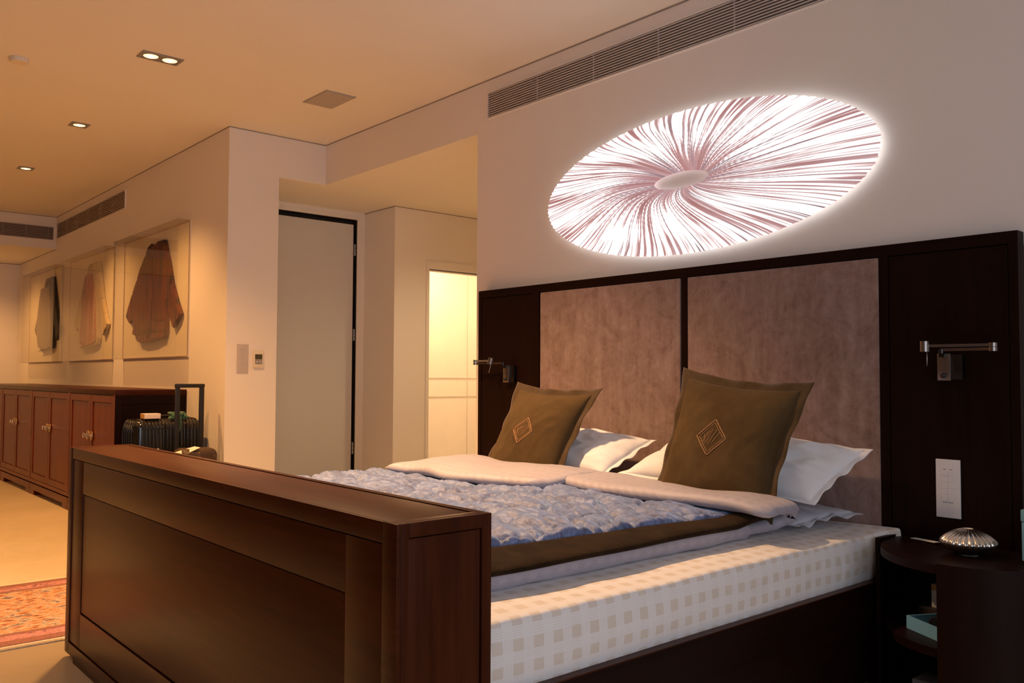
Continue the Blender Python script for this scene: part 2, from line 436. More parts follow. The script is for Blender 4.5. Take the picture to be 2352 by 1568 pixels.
# cloth slab: centre surface P(u,v), half thickness T(u,v); closed mesh
def slab(P, T, nu, nv, du=0.06, dv=0.06, jitter=None):
    G = [[P(i/nu, j/nv) for j in range(nv+1)] for i in range(nu+1)]
    bm = bmesh.new(); top = []; bot = []
    for i in range(nu+1):
        tr, br = [], []
        for j in range(nv+1):
            a = G[min(i+1, nu)][j]-G[max(i-1, 0)][j]; b2 = G[i][min(j+1, nv)]-G[i][max(j-1, 0)]
            nrm = b2.cross(a)
            nrm = nrm.normalized() if nrm.length > 1e-9 else Vector((0, 0, 1))
            u, v = i/nu, j/nv
            e = min(min(u, 1-u)/du, 1.0); e2 = min(min(v, 1-v)/dv, 1.0)
            fall = math.sqrt(max(0, 1-(1-e)**2))*math.sqrt(max(0, 1-(1-e2)**2))
            t = T(u, v)*fall
            edge = i in (0, nu) or j in (0, nv)
            if edge:
                vv_ = bm.verts.new(G[i][j]); tr.append(vv_); br.append(vv_)
            else:
                h = jitter(u, v, G[i][j]) if jitter else 0.0
                tr.append(bm.verts.new(G[i][j]+nrm*(t+h*fall))); br.append(bm.verts.new(G[i][j]-nrm*t))
        top.append(tr); bot.append(br)
    for i in range(nu):
        for j in range(nv):
            for g, flip in ((top, False), (bot, True)):
                q = (g[i][j], g[i+1][j], g[i+1][j+1], g[i][j+1])
                if len(set(q)) == 4:
                    try: bm.faces.new(q if not flip else q[::-1])
                    except ValueError: pass
    return bm
def fbm(p, s, o=4):
    return noise.fractal(Vector(p)*s, 0.6, 2.1, o)
def ridge(p, s):
    n = noise.noise(Vector(p)*s); return 1-abs(n)*2

# ------------------------------------------------------------------ room shell
ZC, ZS, SX, JY, OY, WX = 3.014, 2.692, -3.573, -0.798, -0.399, -1.625
DX, AY, EX, BX, ZB, FX = -4.421, 0.88, -3.907, -8.531, 2.635, -10.404
RX, BY = 4.6, -6.8
struct('floor', 'stone_floor', FX-.2, RX+.2, BY-.2, 3.0, -0.12, 0)
struct('ceiling', 'ceiling_paint', FX-.2, RX+.2, BY-.2, 3.0, ZC, ZC+.12)
struct('wall_headboard', 'wall_paint', WX, RX, 0, 0.16, 0, ZC)
struct('wall_above_opening', 'wall_paint', SX, WX, 0, 0.16, ZS+.02, ZC)
struct('wall_switch', 'wall_paint', DX-.15, SX, JY, OY, 0, ZC)
struct('wall_above_switch', 'wall_paint', SX-.16, SX, OY, 0.16, ZS+.02, ZC)
struct('wall_jackets', 'wall_paint', FX-.2, DX-.1501, JY, JY+.16, 0, ZC-.0005)
struct('ceiling_alcove', 'ceiling_paint', -5.4, WX+.12, .16, 2.9, ZS, ZS+.0199)
struct('ceiling_alcove_recess', 'ceiling_paint', -5.4, SX, OY, .1599, ZS, ZS+.0199)
struct('trim_soffit', 'ceiling_paint', SX+.0001, WX, 0, .1599, ZS, ZS+.0199)
# door wall with door opening Y -0.39..0.80
D0, D1, DT = -0.39, 0.800, 2.622
struct('wall_door', 'wall_paint', DX-.12, DX, D1+.03, AY+.1, 0, ZS)
struct('wall_over_door', 'wall_paint', DX-.12, DX, OY, D1+.03, DT+.035, ZS)
struct('wall_alcove_back', 'wall_paint', DX-.12, EX, AY, AY+.10, 0, ZS)
E0, E1, ET = 1.254, 2.15, 2.157
struct('wall_lit_door_left', 'wall_paint', EX-.12, EX, AY+.1, E0, 0, ZS)
struct('wall_lit_door_right', 'wall_paint', EX-.12, EX, E1, 2.9, 0, ZS)
struct('wall_lit_door_top', 'wall_paint', EX-.12, EX, E0, E1, ET, ZS)
struct('wall_alcove_right', 'wall_paint', WX, WX+.12, 0.16, 2.9, 0, ZS)
struct('wall_alcove_far', 'wall_paint', -5.4, WX+.12, 2.75, 2.9, 0, ZS)
struct('wall_lobby_back', 'wall_paint', -5.1, -4.98, AY+.1, 2.75, 0, ZS)
# lower ceiling with the vent beam, far wall, unseen walls behind the camera
struct('ceiling_lower', 'ceiling_paint', FX, BX, BY, JY-.0005, ZB, ZC-.001)
struct('wall_far', 'wall_paint', FX-.15, FX, BY, JY, 0, ZC)
struct('wall_right_front', 'wall_paint', RX, RX+.15, -1.55, 0, 0, ZC)
struct('wall_right_rear', 'wall_paint', RX, RX+.15, BY, -5.85, 0, ZC)
struct('wall_right_sill', 'wall_paint', RX, RX+.15, -5.85, -1.55, 0, .32)
struct('wall_right_head', 'wall_paint', RX, RX+.15, -5.85, -1.55, 2.68, ZC)
wn = bpy.data.objects.new('window_1', None); COL.objects.link(wn); wn.location = (RX+.07, -3.7, .32); wn['kind'] = 'structure'
bm = bmesh.new()
for y in (-5.85, -4.44, -3.0, -1.60): box(bm, RX+.05, RX+.10, y, y+.05, .32, 2.68)
for y in (-5.80, -4.39, -2.95):
    for z in (.32, 2.63): box(bm, RX+.05, RX+.10, y, y+(1.36 if y < -5 else 1.39 if y < -4 else 1.35), z, z+.05)
obj('window_frame', bm, 'white_trim', wn)
struct('wall_back', 'dark_drape', FX, RX, BY-.15, BY, 0, ZC)  # unseen back wall, coloured dark to weaken reflections and ambient light
# dark strips painted in for the shade line where walls meet ceiling
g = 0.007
def shade_strip(n, *d): struct('trim_%d' % n, 'shadow_gap', *d)
shade_strip(1, SX, RX, -.003, 0, ZC-g, ZC-.0003)
shade_strip(2, SX, SX+.003, JY, -.003, ZC-g, ZC-.0003)
shade_strip(3, BX, SX, JY-.003, JY, ZC-g, ZC-.0003)
shade_strip(4, BX, BX+.003, BY, JY-.003, ZC-g, ZC-.0003)
shade_strip(5, FX, BX, JY-.003, JY, ZB-g, ZB-.0003)
shade_strip(6, FX, FX+.003, BY, JY-.003, ZB-g, ZB-.0003)
shade_strip(7, DX, EX, AY-.003, AY, ZS-g, ZS-.0003)
shade_strip(8, EX, EX+.003, AY-.003, 2.75, ZS-g, ZS-.0003)

# door 1: tall grey-white pivot door in a black shadow gap
d1 = bpy.data.objects.new('door_1', None); COL.objects.link(d1); d1.location = (DX, 0.2, 0); d1['kind'] = 'structure'
bx('door_leaf', 'door_paint', d1, DX-.07, DX-.022, D0+.01, D1-.028, 0.012, DT-.045)
bm = bmesh.new(); box(bm, DX-.115, DX-.075, D0, D1, 0, DT); box(bm, DX-.075, DX-.006, D1-.004, D1, 0, DT); box(bm, DX-.075, DX-.006, D0, D1-.004, DT-.004, DT)
obj('black_seal', bm, 'black_gap', d1)
bm = bmesh.new(); box(bm, DX-.12, DX+.006, D1+.0, D1+.03, 0, DT+.035); box(bm, DX-.12, DX+.006, D0, D1+.0, DT+.0, DT+.035)
obj('door_frame', bm, 'white_trim', d1)
for z in (2.336, 1.543, 0.496):
    bm = bmesh.new()
    for k, dz in enumerate((-.045, -.01, .025)): tube(bm, [(DX-.010, D1-.014, z+dz), (DX-.010, D1-.014, z+dz+.028)], 0.005, 10)
    box(bm, DX-.03, DX-.016, D1-.020, D1-.010, z-.05, z+.06)
    obj('hinge', bm, 'steel', d1)
# door 2: the lit doorway, frame only; behind it a panelled door (door 3)
d2 = bpy.data.objects.new('door_2', None); COL.objects.link(d2); d2.location = (EX, 1.7, 0); d2['kind'] = 'structure'
bm = bmesh.new()
box(bm, EX-.13, EX+.012, E0-.032, E0, 0, ET+.075); box(bm, EX-.13, EX+.012, E1, E1+.032, 0, ET+.075)
box(bm, EX-.13, EX+.012, E0, E1, ET-.0, ET+.075)
obj('door_frame', bm, 'white_trim', d2)
bm = bmesh.new(); box(bm, EX-.10, EX-.04, E0, E0+.008, 0, ET); box(bm, EX-.10, EX-.04, E0+.008, E1, ET-.012, ET)
obj('door_stop', bm, 'white_trim', d2)
d3 = bpy.data.objects.new('door_3', None); COL.objects.link(d3); d3.location = (-4.9, 2.2, 0); d3['kind'] = 'structure'
bm = bmesh.new()
box(bm, -4.975, -4.94, 1.2, 2.74, 0.0, 2.6)
for a, bb in ((0.02, .925), (.95, 1.125), (1.15, 2.58)):
    for y0, y1 in ((1.21, 1.975), (1.99, 2.50), (2.515, 2.73)): box(bm, -4.94, -4.925, y0, y1, a, bb)
obj('door_leaf', bm, 'white_trim', d3)

# ------------------------------------------------------------------ vents
def vent(name, label, plane, a0, a1, z0, z1, nsl, slat, mull=(), flip=-1, along='X', group=None):
    ctr = (((a0+a1)/2, plane, z0) if along == 'X' else (plane, (a0+a1)/2, z0))
    t = thing(name, label, 'vent', ctr, group)
    def B(bm, p0, p1, q0, q1, zz0, zz1):
        if along == 'X': box(bm, p0, p1, min(plane+flip*q0, plane+flip*q1), max(plane+flip*q0, plane+flip*q1), zz0, zz1)
        else: box(bm, min(plane-flip*q0, plane-flip*q1), max(plane-flip*q0, plane-flip*q1), p0, p1, zz0, zz1)
    bm = bmesh.new(); B(bm, a0, a1, 0.0, 0.003, z0, z1); obj('backing', bm, 'vent_dark', t)
    bm = bmesh.new(); fw = 0.006
    B(bm, a0-fw, a1+fw, 0, 0.014, z1, z1+fw); B(bm, a0-fw, a1+fw, 0, 0.014, z0-fw, z0)
    B(bm, a0-fw, a0, 0, 0.014, z0, z1); B(bm, a1, a1+fw, 0, 0.014, z0, z1)
    obj('frame', bm, 'wall_paint', t)
    pit_ = (z1-z0)/nsl
    for k in range(nsl):
        bm = bmesh.new(); zz = z0+pit_*(k+0.5)
        B(bm, a0, a1, 0.003, 0.012, zz-pit_*.24, zz+pit_*.24)
        obj('slat', bm, slat, t)
    if mull:
        for mm in mull:
            bm = bmesh.new(); B(bm, mm-.0015, mm+.0015, 0.003, 0.0125, z0, z1); obj('divider', bm, slat, t)
    return t
vent('linear_vent', 'long slotted air vent high on the wall above the oval wall lamp', 0, -1.512, 3.2, 2.767, 2.922, 11, 'vent_slat',
     mull=[-1.512+.45*k for k in range(1, 11)])
vent('air_vent', 'slotted brownish vent high on the wall above the framed garments', JY, -8.455, -5.968, 2.748, 2.920, 9, 'vent_slat_beige',
     mull=[-8.455+.42*k for k in range(1, 6)])
vent('air_vent', 'dark slotted vent on the beam of the lowered ceiling, far left', BX, -4.2, -0.833, 2.738, 2.888, 9, 'vent_slat_beige',
     mull=(-0.886, -1.116, -1.352, -1.59, -1.83), along='Y')

# ------------------------------------------------------------------ ceiling fittings
def downlight(x, y, label, lamps, watt, group=None, col=WARM):
    t = thing('downlight', label, 'downlight', (x, y, ZC-.004), group)
    hw = 0.062
    ly = [0] if lamps == 1 else [-.054, .054]
    y0, y1 = ly[0]-hw, ly[-1]+hw
    bm = bmesh.new()
    box(bm, x-hw, x+hw, y+y0, y+y0+.012, ZC-.006, ZC-.0002); box(bm, x-hw, x+hw, y+y1-.012, y+y1, ZC-.006, ZC-.0002)
    box(bm, x-hw, x-hw+.012, y+y0+.012, y+y1-.012, ZC-.006, ZC-.0002); box(bm, x+hw-.012, x+hw, y+y0+.012, y+y1-.012, ZC-.006, ZC-.0002)
    obj('frame', bm, 'plastic_grey', t)
    bm = bmesh.new(); box(bm, x-hw+.012, x+hw-.012, y+y0+.012, y+y1-.012, ZC-.0025, ZC-.0004); obj('housing', bm, 'plastic_grey', t)
    for k in ly:
        bm = bmesh.new()
        lathe(bm, [(0.050, -.0045), (0.048, -.007), (0.044, -.0075), (0.041, -.0045)], 28, (x, y+k, ZC)); obj('lamp_ring', bm, 'dark_nickel', t, smooth=True)
        bm = bmesh.new(); lathe(bm, [(0.041, -.0048), (0.030, -.0055), (0.015, -.006), (0, -.0062)], 28, (x, y+k, ZC)); o = obj('lamp_lens', bm, 'bulb_warm', t, smooth=True)
        bm = bmesh.new(); lathe(bm, [(0.014, -.0066), (0.008, -.0105), (0, -.0115)], 16, (x, y+k, ZC)); obj('bulb', bm, 'bulb_core', o, smooth=True)
        ld = bpy.data.lights.new('downlight_spot', 'SPOT'); lo = bpy.data.objects.new('downlight_spot', ld); COL.objects.link(lo)
        lo.location = (x, y+k, ZC-.03); lo.parent = t; lo.location = Vector((0, k, -.026))
        ld.energy = watt; ld.color = col; ld.spot_size = math.radians(112); ld.spot_blend = 1.0; ld.shadow_soft_size = 0.03
    return t
downlight(-2.504, -1.667, 'twin-lamp square ceiling downlight left of the grey square grille', 2, DOWNLIGHT_W)
downlight(-.72, -1.667, 'twin-lamp square ceiling downlight straight above the bed', 2, DOWNLIGHT_W*2.0, col=(1.0, .58, .28))
downlight(-4.285, -1.646, 'single ceiling downlight between the twin downlight and the farthest one', 1, DOWNLIGHT_W*1.4)
downlight(-6.07, -1.63, 'single ceiling downlight, farthest of the lit ones, near the vent', 1, DOWNLIGHT_W*1.5)
bm = bmesh.new()
lathe(bm, [(0.052, 0), (0.052, -.018), (0.047, -.026), (0, -.028)], 32, (-3.068, -2.284, ZC)); 
o = obj('smoke_detector', bm, 'plastic_ivory', smooth=True, auto=40); tag(recenter(o), 'small round cream disc detector on the ceiling at the far left', 'smoke detector')
sp_ = thing('ceiling_speaker', 'square grey flush grille on the ceiling near the door alcove', 'speaker', (-2.525, -.553, ZC-.006))
bx('frame', 'grille_grey', sp_, -2.69, -2.36, -.665, -.443, ZC-.004, ZC-.0003)
bx('grille', 'grille_grey', sp_, -2.683, -2.367, -.658, -.450, ZC-.007, ZC-.004)

# ------------------------------------------------------------------ pleated oval wall lamp
lp = thing('wall_lamp', 'glowing white oval wall lamp of pleated silk above the headboard', 'lamp', (0.035, 0, 1.76))
bm = bmesh.new(); uvl = bm.loops.layers.uv.new('UVMap')
NU, NV = 720, 28
rings = []
def lamp_pt(th, t):
    pu = 1-(1-t)
    cx = 0.020*(1-t)+(-0.018)*t; cz = 2.110*(1-t)+2.126*t
    a = 0.965*(1-t)+0.163*t; bb = 0.349*(1-t)+0.040*t
    if t < .72: y = -0.03-0.065*math.sin(PI*min(1, t/.72)*.5)
    else: y = -0.095+0.075*((t-.72)/.28)**1.6
    y += 0.0022*math.sin(th*240+3*math.sin(7*th)+t*3)*(0.3+.7*t)
    ra = 1+0.004*math.sin(th*97)*(1-t)
    # pleats leave the hole slanted, so lines curve towards the rim
    return Vector((cx+a*ra*math.cos(th), y, cz+bb*ra*math.sin(th)))
for j in range(NV+1):
    t = j/NV
    rings.append([bm.verts.new(lamp_pt(2*PI*i/NU, t)) for i in range(NU)])
for j in range(NV):
    for i in range(NU):
        i2 = (i+1) % NU
        fc = bm.faces.new((rings[j][i], rings[j][i2], rings[j+1][i2], rings[j+1][i]))
        for lpx, (uu, vv_) in zip(fc.loops, ((i/NU, j/NV), ((i+1)/NU, j/NV), ((i+1)/NU, (j+1)/NV), (i/NU, (j+1)/NV))):
            lpx[uvl].uv = (uu, vv_)
silk = obj('silk_shade', bm, 'pleated_silk', lp, smooth=True)
bm = bmesh.new(); n = 180; A, B = [], []
for i in range(n):
    th_ = 2*PI*i/n
    A.append(bm.verts.new((0.020+.962*math.cos(th_), -.0295, 2.110+.346*math.sin(th_)))); B.append(bm.verts.new((0.020+.86*math.cos(th_), -.006, 2.110+.27*math.sin(th_))))
for i in range(n): bm.faces.new((A[i], A[(i+1) % n], B[(i+1) % n], B[i]))
lab(obj('rim_band', bm, 'lamp_rim', lp, smooth=True), 'glowing side band')
bm = bmesh.new(); A, B = [], []
for i in range(n):
    th_ = 2*PI*i/n
    A.append(bm.verts.new((0.020+.86*math.cos(th_), -.006, 2.110+.27*math.sin(th_)))); B.append(bm.verts.new((0.020+.86*math.cos(th_), -.0005, 2.110+.27*math.sin(th_))))
for i in range(n): bm.faces.new((A[i], A[(i+1) % n], B[(i+1) % n], B[i]))
bm.faces.new(A)
obj('back_plate', bm, 'white_trim', lp)
for xx in (-.42, .38):
    ld = bpy.data.lights.new('lamp_tube', 'POINT'); ld.energy = 1.2; ld.color = (1, .95, .98); ld.shadow_soft_size = .02
    lo = bpy.data.objects.new('lamp_tube', ld); COL.objects.link(lo); lo.parent = lp; lo.location = (xx-.035, -.045, .355)

# ------------------------------------------------------------------ headboard
HY = -0.06
hb = thing('headboard', 'wide dark espresso headboard panel with two mauve suede pads', 'headboard', (-.02, HY/2, 0))
HL, HR, HT, PT = -1.533, 1.483, 1.689, 1.644
bm = bmesh.new()
box(bm, HL, HR, HY, -.0005, PT, HT, .003); 
obj('top_rail', bm, 'espresso_X', hb)
bm = bmesh.new(); box(bm, HL, HR, HY+.022, -.0005, 0, PT); obj('back_panel', bm, 'espresso_Z', hb)
def side_panel(x0, x1, i0, i1):
    bm = bmesh.new()
    box(bm, x0, i0-.003, HY, HY+.0215, 0, PT, .002); box(bm, i1+.003, x1, HY, HY+.0215, 0, PT, .002)
    box(bm, i0, i1, HY+.002, HY+.0215, 0, PT-.004, .002)
    obj('side_panel', bm, 'espresso_Z', hb)
side_panel(HL, -.985, -1.500, -1.045)
side_panel(.982, HR, 1.022, 1.448)
bm = bmesh.new(); box(bm, .016, .049, HY, HY+.0215, 0, PT, .002); obj('centre_stile', bm, 'espresso_Z', hb)
for x0, x1 in ((-.973, .009), (.054, .981)):
    bm = bmesh.new(); box(bm, x0, x1, HY-.004, HY+.0215, .40, PT-.003, .006)
    obj('suede_pad', bm, 'suede', hb, smooth=True, auto=40)

# ------------------------------------------------------------------ bedside reading lamps
def reading_lamp(label, px, pz, joint, head, lower_from, tiltdir, group=None):
    t = thing('reading_lamp', label, 'lamp', (px, HY, pz), group)
    bm = bmesh.new(); box(bm, px-.024, px+.024, HY-.030, HY-.0002, pz, pz+.099, .002); obj('back_plate', bm, 'dark_nickel', t, smooth=True, auto=40)
    bm = bmesh.new(); box(bm, px+.0245, px+.062, HY-.022, HY-.0002, pz+.004, pz+.095, .002); obj('side_housing', bm, 'black_nickel', t, smooth=True, auto=40)
    bm = bmesh.new(); tube(bm, [(px, HY-.030, pz+.018), (px, HY-.040, pz+.018), (px, HY-.044, pz+.018)], [.0095, .0090, .005], 16); lab(obj('dimmer_knob', bm, 'black_plastic', t, smooth=True), 'black dimmer knob')
    y = HY-.05
    bm = bmesh.new(); tube(bm, [(px, y, pz+.099), (px, y, pz+.114)], .010, 14); box(bm, px-.010, px+.010, y, HY-.006, pz+.085, pz+.099); obj('pivot', bm, 'black_nickel', t, smooth=True, auto=40)
    def bar(a, bb, h, z0):
        bm = bmesh.new(); a = Vector(a); bb = Vector(bb); d = (bb-a); n_ = Vector((-d.y, d.x, 0)).normalized()*.004
        q = [a+n_, a-n_, bb-n_, bb+n_]
        prism(bm, [(p.x, p.y) for p in q], z0, z0+h); return bm
    z1 = pz+.107; z2 = pz+.121
    obj('lower_arm', bar((px, y, 0), (joint[0], joint[1], 0), .010, z1-.0), 'dark_nickel', t)
    obj('upper_arm', bar((joint[0], joint[1], 0), (head[0], head[1], 0), .010, z2), 'dark_nickel', t)
    bm = bmesh.new(); tube(bm, [(joint[0], joint[1], z1-.003), (joint[0], joint[1], z1+.011)], .014, 20); tube(bm, [(joint[0], joint[1], z1+.0125), (joint[0], joint[1], z2+.012)], .014, 20); obj('joint', bm, 'dark_nickel', t, smooth=True, auto=40)
    h = Vector((head[0], head[1], z2+.004)); td = Vector(tiltdir).normalized()
    bm = bmesh.new(); tube(bm, [h-td*.020, h+td*.018, h+td*.019], [.0165, .0165, .013], 24); o = obj('lamp_head', bm, 'dark_nickel', t, smooth=True, auto=40)
    a = h-td*.019+Vector((.008, 0, 0)); bm = bmesh.new(); tube(bm, [a, a-td*.052], .0016, 8); obj('aiming_pin', bm, 'steel', o, smooth=True)
    return t
reading_lamp('folded swing-arm reading lamp on the right headboard panel above the keypad', 1.238, 1.160, (1.42, -.125), (1.196, -.15), 0, (0, 0, 1), 'bedside reading lamps')
reading_lamp('swing-arm reading lamp opened out on the left headboard panel', -1.238, 1.133, (-1.47, -.13), (-1.285, -.165), 0, (.22, .1, 1), 'bedside reading lamps')

# ------------------------------------------------------------------ keypads and thermostat
kp = thing('keypad', 'tall white button keypad on the right headboard panel above the nightstand', 'keypad', (1.236, HY, .657))
bx('cover_plate', 'keypad_white', kp, 1.193, 1.280, HY-.006, HY-.0002, .657, .870, bev=.0015)
for r_ in range(5):
    for c_ in range(2):
        bx('button', 'keypad_white', kp, 1.214+.0235*c_, 1.214+.0235*c_+.0215, HY-.0072, HY-.006, .828-.0225*r_-.019, .828-.0225*r_)
for r_ in range(4):
    for c_ in range(2):
        if (r_, c_) == (3, 1): continue
        x = 1.2247+.0235*c_; z = .8335-.0225*r_
        bx('printed_label', 'print_grey', kp, x-.0050-.0015*((r_+c_) % 2), x+.0055, HY-.0068, HY-.006, z-.0009, z+.0009)
bx('printed_label', 'print_grey', kp, 1.217, 1.2345, HY-.0068, HY-.006, .7125, .7143); bx('printed_label', 'print_grey', kp, 1.237, 1.254, HY-.0068, HY-.006, .7115, .7133)
kp = thing('keypad', 'tall grey button keypad on the white wall left of the thermostat', 'keypad', (SX, -.668, 1.185))
bx('cover_plate', 'keypad_grey', kp, SX+.0002, SX+.006, -.7125, -.6255, 1.185, 1.399, bev=.0015)
for r_ in range(5):
    for c_ in range(2):
        bx('button', 'keypad_grey', kp, SX+.006, SX+.0072, -.690+.0235*c_, -.690+.0235*c_+.0215, 1.358-.0225*r_-.019, 1.358-.0225*r_)
for r_ in range(4):
    for c_ in range(2):
        if (r_, c_) in ((3, 1), (2, 1)): continue
        y = -.679+.0235*c_; z = 1.3625-.0225*r_
        bx('printed_label', 'print_grey', kp, SX+.006, SX+.0068, y-.0050, y+.0050, z-.0013, z+.0013)
th_ = thing('thermostat', 'small cream wall thermostat with dark screen beside the door alcove', 'thermostat', (SX, -.548, 1.226))
bx('case', 'plastic_ivory', th_, SX+.0002, SX+.014, -.588, -.509, 1.226, 1.357, bev=.003)
bx('screen', 'lcd', th_, SX+.0141, SX+.016, -.576, -.520, 1.290, 1.326)
bx('control_panel', 'plastic_grey', th_, SX+.0141, SX+.0155, -.576, -.520, 1.252, 1.2898)
for k in range(2):
    bm = bmesh.new(); tube(bm, [(SX+.0155, -.562+.026*k, 1.271), (SX+.0175, -.562+.026*k, 1.271)], .0075, 14); obj('button', bm, 'keypad_grey', th_, smooth=True, auto=40)

# ------------------------------------------------------------------ footboard cabinet
FL, FR, F1, F2, FT, FB = -1.366, 1.106, -2.384, -2.134, 0.864, 0.022
fc = thing('footboard_cabinet', 'long dark reddish-brown wooden cabinet forming the footboard, nearest the viewer', 'footboard', ((FL+FR)/2, (F1+F2)/2, 0))
g = .012
bm = bmesh.new(); box(bm, FL+.012, FR-.012, F1+.012, F2-.004, FB, FT-.012); obj('carcass', bm, 'mahogany_X', fc)
def ring(bm, x0, x1, z0, z1, wl, wr, wt, wb, y0, y1, bev=.0018):
    box(bm, x0, x0+wl, y0, y1, z0, z1, bev); box(bm, x1-wr, x1, y0, y1, z0, z1, bev)
    box(bm, x0+wl, x1-wr, y0, y1, z1-wt, z1, bev); box(bm, x0+wl, x1-wr, y0, y1, z0, z0+wb, bev)
bm = bmesh.new(); ring(bm, FL, FR, FB, FT, .055, .055, .045, .048, F1, F1+.0119); obj('front_frame', bm, 'mahogany_X', fc, smooth=True, auto=40)
a0, a1, b0, b1 = FL+.055+.007, FR-.055-.003, FB+.048+.007, FT-.045-.003
bm = bmesh.new(); ring(bm, a0, a1, b0, b1, .142, .150, .128, .137, F1+.0025, F1+.0119); obj('front_border', bm, 'mahogany_X', fc, smooth=True, auto=40)
bm = bmesh.new(); box(bm, a0+.142+.007, a1-.153, F1+.0045, F1+.0119, b0+.137+.007, b1-.131, .0015); obj('front_panel', bm, 'mahogany_X', fc, smooth=True, auto=40)
# end face
for s, x0, x1 in ((1, FR-.0119, FR), (-1, FL, FL+.0119)):
    bm = bmesh.new(); box(bm, x0, x1, F1+.0121, F1+.030, FB, FT, .0015); box(bm, x0, x1, F2-.026, F2, FB, FT, .0015)
    box(bm, x0, x1, F1+.0305, F2-.0265, FT-.030, FT, .0015); box(bm, x0, x1, F1+.0305, F2-.0265, FB, FB+.05, .0015)
    obj('end_frame', bm, 'mahogany_Z', fc, smooth=True, auto=40)
    i0, i1 = (x0, x1-.003) if s > 0 else (x0+.003, x1)
    bm = bmesh.new(); box(bm, i0, i1, F1+.0315, F2-.031, FB+.0505, FT-.0335, .001); obj('end_panel', bm, 'mahogany_Z', fc, smooth=True, auto=40)
# top: rim and slightly sunk lid
bm = bmesh.new(); box(bm, FL+.013, FR-.013, F2-.022, F2, FT-.0119, FT, .0015)
box(bm, FL+.0125, FL+.045, F1+.0125, F2-.0225, FT-.0119, FT, .0015); box(bm, FR-.040, FR-.0125, F1+.0125, F2-.0225, FT-.0119, FT, .0015)
obj('top_rim', bm, 'mahogany_X', fc, smooth=True, auto=40)
bm = bmesh.new(); box(bm, FL+.052, FR-.042, F1+.0125, F2-.031, FT-.0119, FT-.0008, .001); obj('lid', bm, 'mahogany_X', fc, smooth=True, auto=40)
bm = bmesh.new(); box(bm, FL+.050, FR-.043, F2-.0305, F2-.0225, FT-.0122, FT-.0105); obj('lid_gap', bm, 'black_gap', fc)
bm = bmesh.new(); box(bm, -1.249, FR-.1, F1+.002, F2-.03, 0, FB); obj('plinth', bm, 'mahogany_X', fc)

# ------------------------------------------------------------------ bed base
bb_ = thing('bed_base', 'dark wooden bed base with side rails under the checked mattress', 'bed', (0, -1.1, 0))
for s in (1, -1):
    bm = bmesh.new(); xs = sorted((s*1.03, s*.985)); box(bm, xs[0], xs[1], F2+.001, HY-.006, .06, .408, .002); obj('side_rail', bm, 'espresso_Y', bb_, smooth=True, auto=40)
bm = bmesh.new(); box(bm, -.98, .98, F2+.01, HY-.01, .30, .384); obj('platform', bm, 'espresso_Y', bb_)
for x in (-.9, .9):
    for y in (-1.95, -.25):
        bm = bmesh.new(); box(bm, x-.04, x+.04, y-.04, y+.04, 0, .299); obj('leg', bm, 'espresso_Z', bb_)
# slightly proud lip of the rail
bm = bmesh.new(); box(bm, .995, 1.034, F2+.002, HY-.006, .4085, .4125, .001); obj('rail_lip', bm, 'mahogany_Y', bb_)

# ------------------------------------------------------------------ mattress
def mattress():
    Xc, Yc = 0.0, (F2+.006+HY-.008)/2
    hw, hl = 1.0, (HY-.008-(F2+.006))/2
    NX, NY, NZ = 60, 90, 12
    z0, z1 = .386, .578
    bm = bmesh.new(); grid = {}
    def P(sx, sy, sz):
        # sx,sy in -1..1, sz 0..1
        p = 10.0
        k = max(abs(sx), abs(sy)); 
        x = sx*hw; y = sy*hl
        # round the plan corners slightly
        cr = (abs(sx)**14)*(abs(sy)**14); x *= 1-.012*cr; y *= 1-.010*cr
        z = z0+(z1-z0)*sz
        e = max(abs(sx), abs(sy))
        wob = .006*noise.noise(Vector((x*1.5, y*3.2, 5)))+.003*noise.noise(Vector((x*5, y*9, 2)))
        if sz > .999:
            z += wob+.010*(1-abs(sx)**6)
        else:
            z += wob*sz
            bul = math.sin(PI*sz)*.010+.004*noise.noise(Vector((x*2, y*5, sz*3)))*math.sin(PI*sz)
            if abs(sx) > .999: x += math.copysign(bul, sx)
            if abs(sy) > .999: y += math.copysign(bul*.1, sy)
        # corner of the topper kicks out at the head end
        if sx > .7 and sy > .84 and sz > .30:
            kk = ((sx-.7)/.3)*((sy-.84)/.16)*min(1, (sz-.30)/.45)
            x += .080*kk; z += .026*kk
        return Vector((Xc+x, Yc+y, z))
    def V(i, j, k):
        key = (i, j, k)
        if key not in grid: grid[key] = bm.verts.new(P(2*i/NX-1, 2*j/NY-1, k/NZ))
        return grid[key]
    for i in range(NX):
        for j in range(NY):
            for k in (0, NZ): bm.faces.new((V(i, j, k), V(i+1, j, k), V(i+1, j+1, k), V(i, j+1, k)))
    for k in range(NZ):
        for i in range(NX):
            for j in (0, NY): bm.faces.new((V(i, j, k), V(i+1, j, k), V(i+1, j, k+1), V(i, j, k+1)))
        for j in range(NY):
            for i in (0, NX): bm.faces.new((V(i, j, k), V(i, j+1, k), V(i, j+1, k+1), V(i, j, k+1)))
    o = obj('mattress', bm, 'mattress_check', smooth=True)
    md = o.modifiers.new('round', 'BEVEL'); md.width = .010; md.segments = 3; md.limit_method = 'ANGLE'; md.angle_limit = math.radians(50)
    return o
mo = mattress(); tag(mo, 'thick mattress in a beige and white checked cover on the bed', 'mattress')

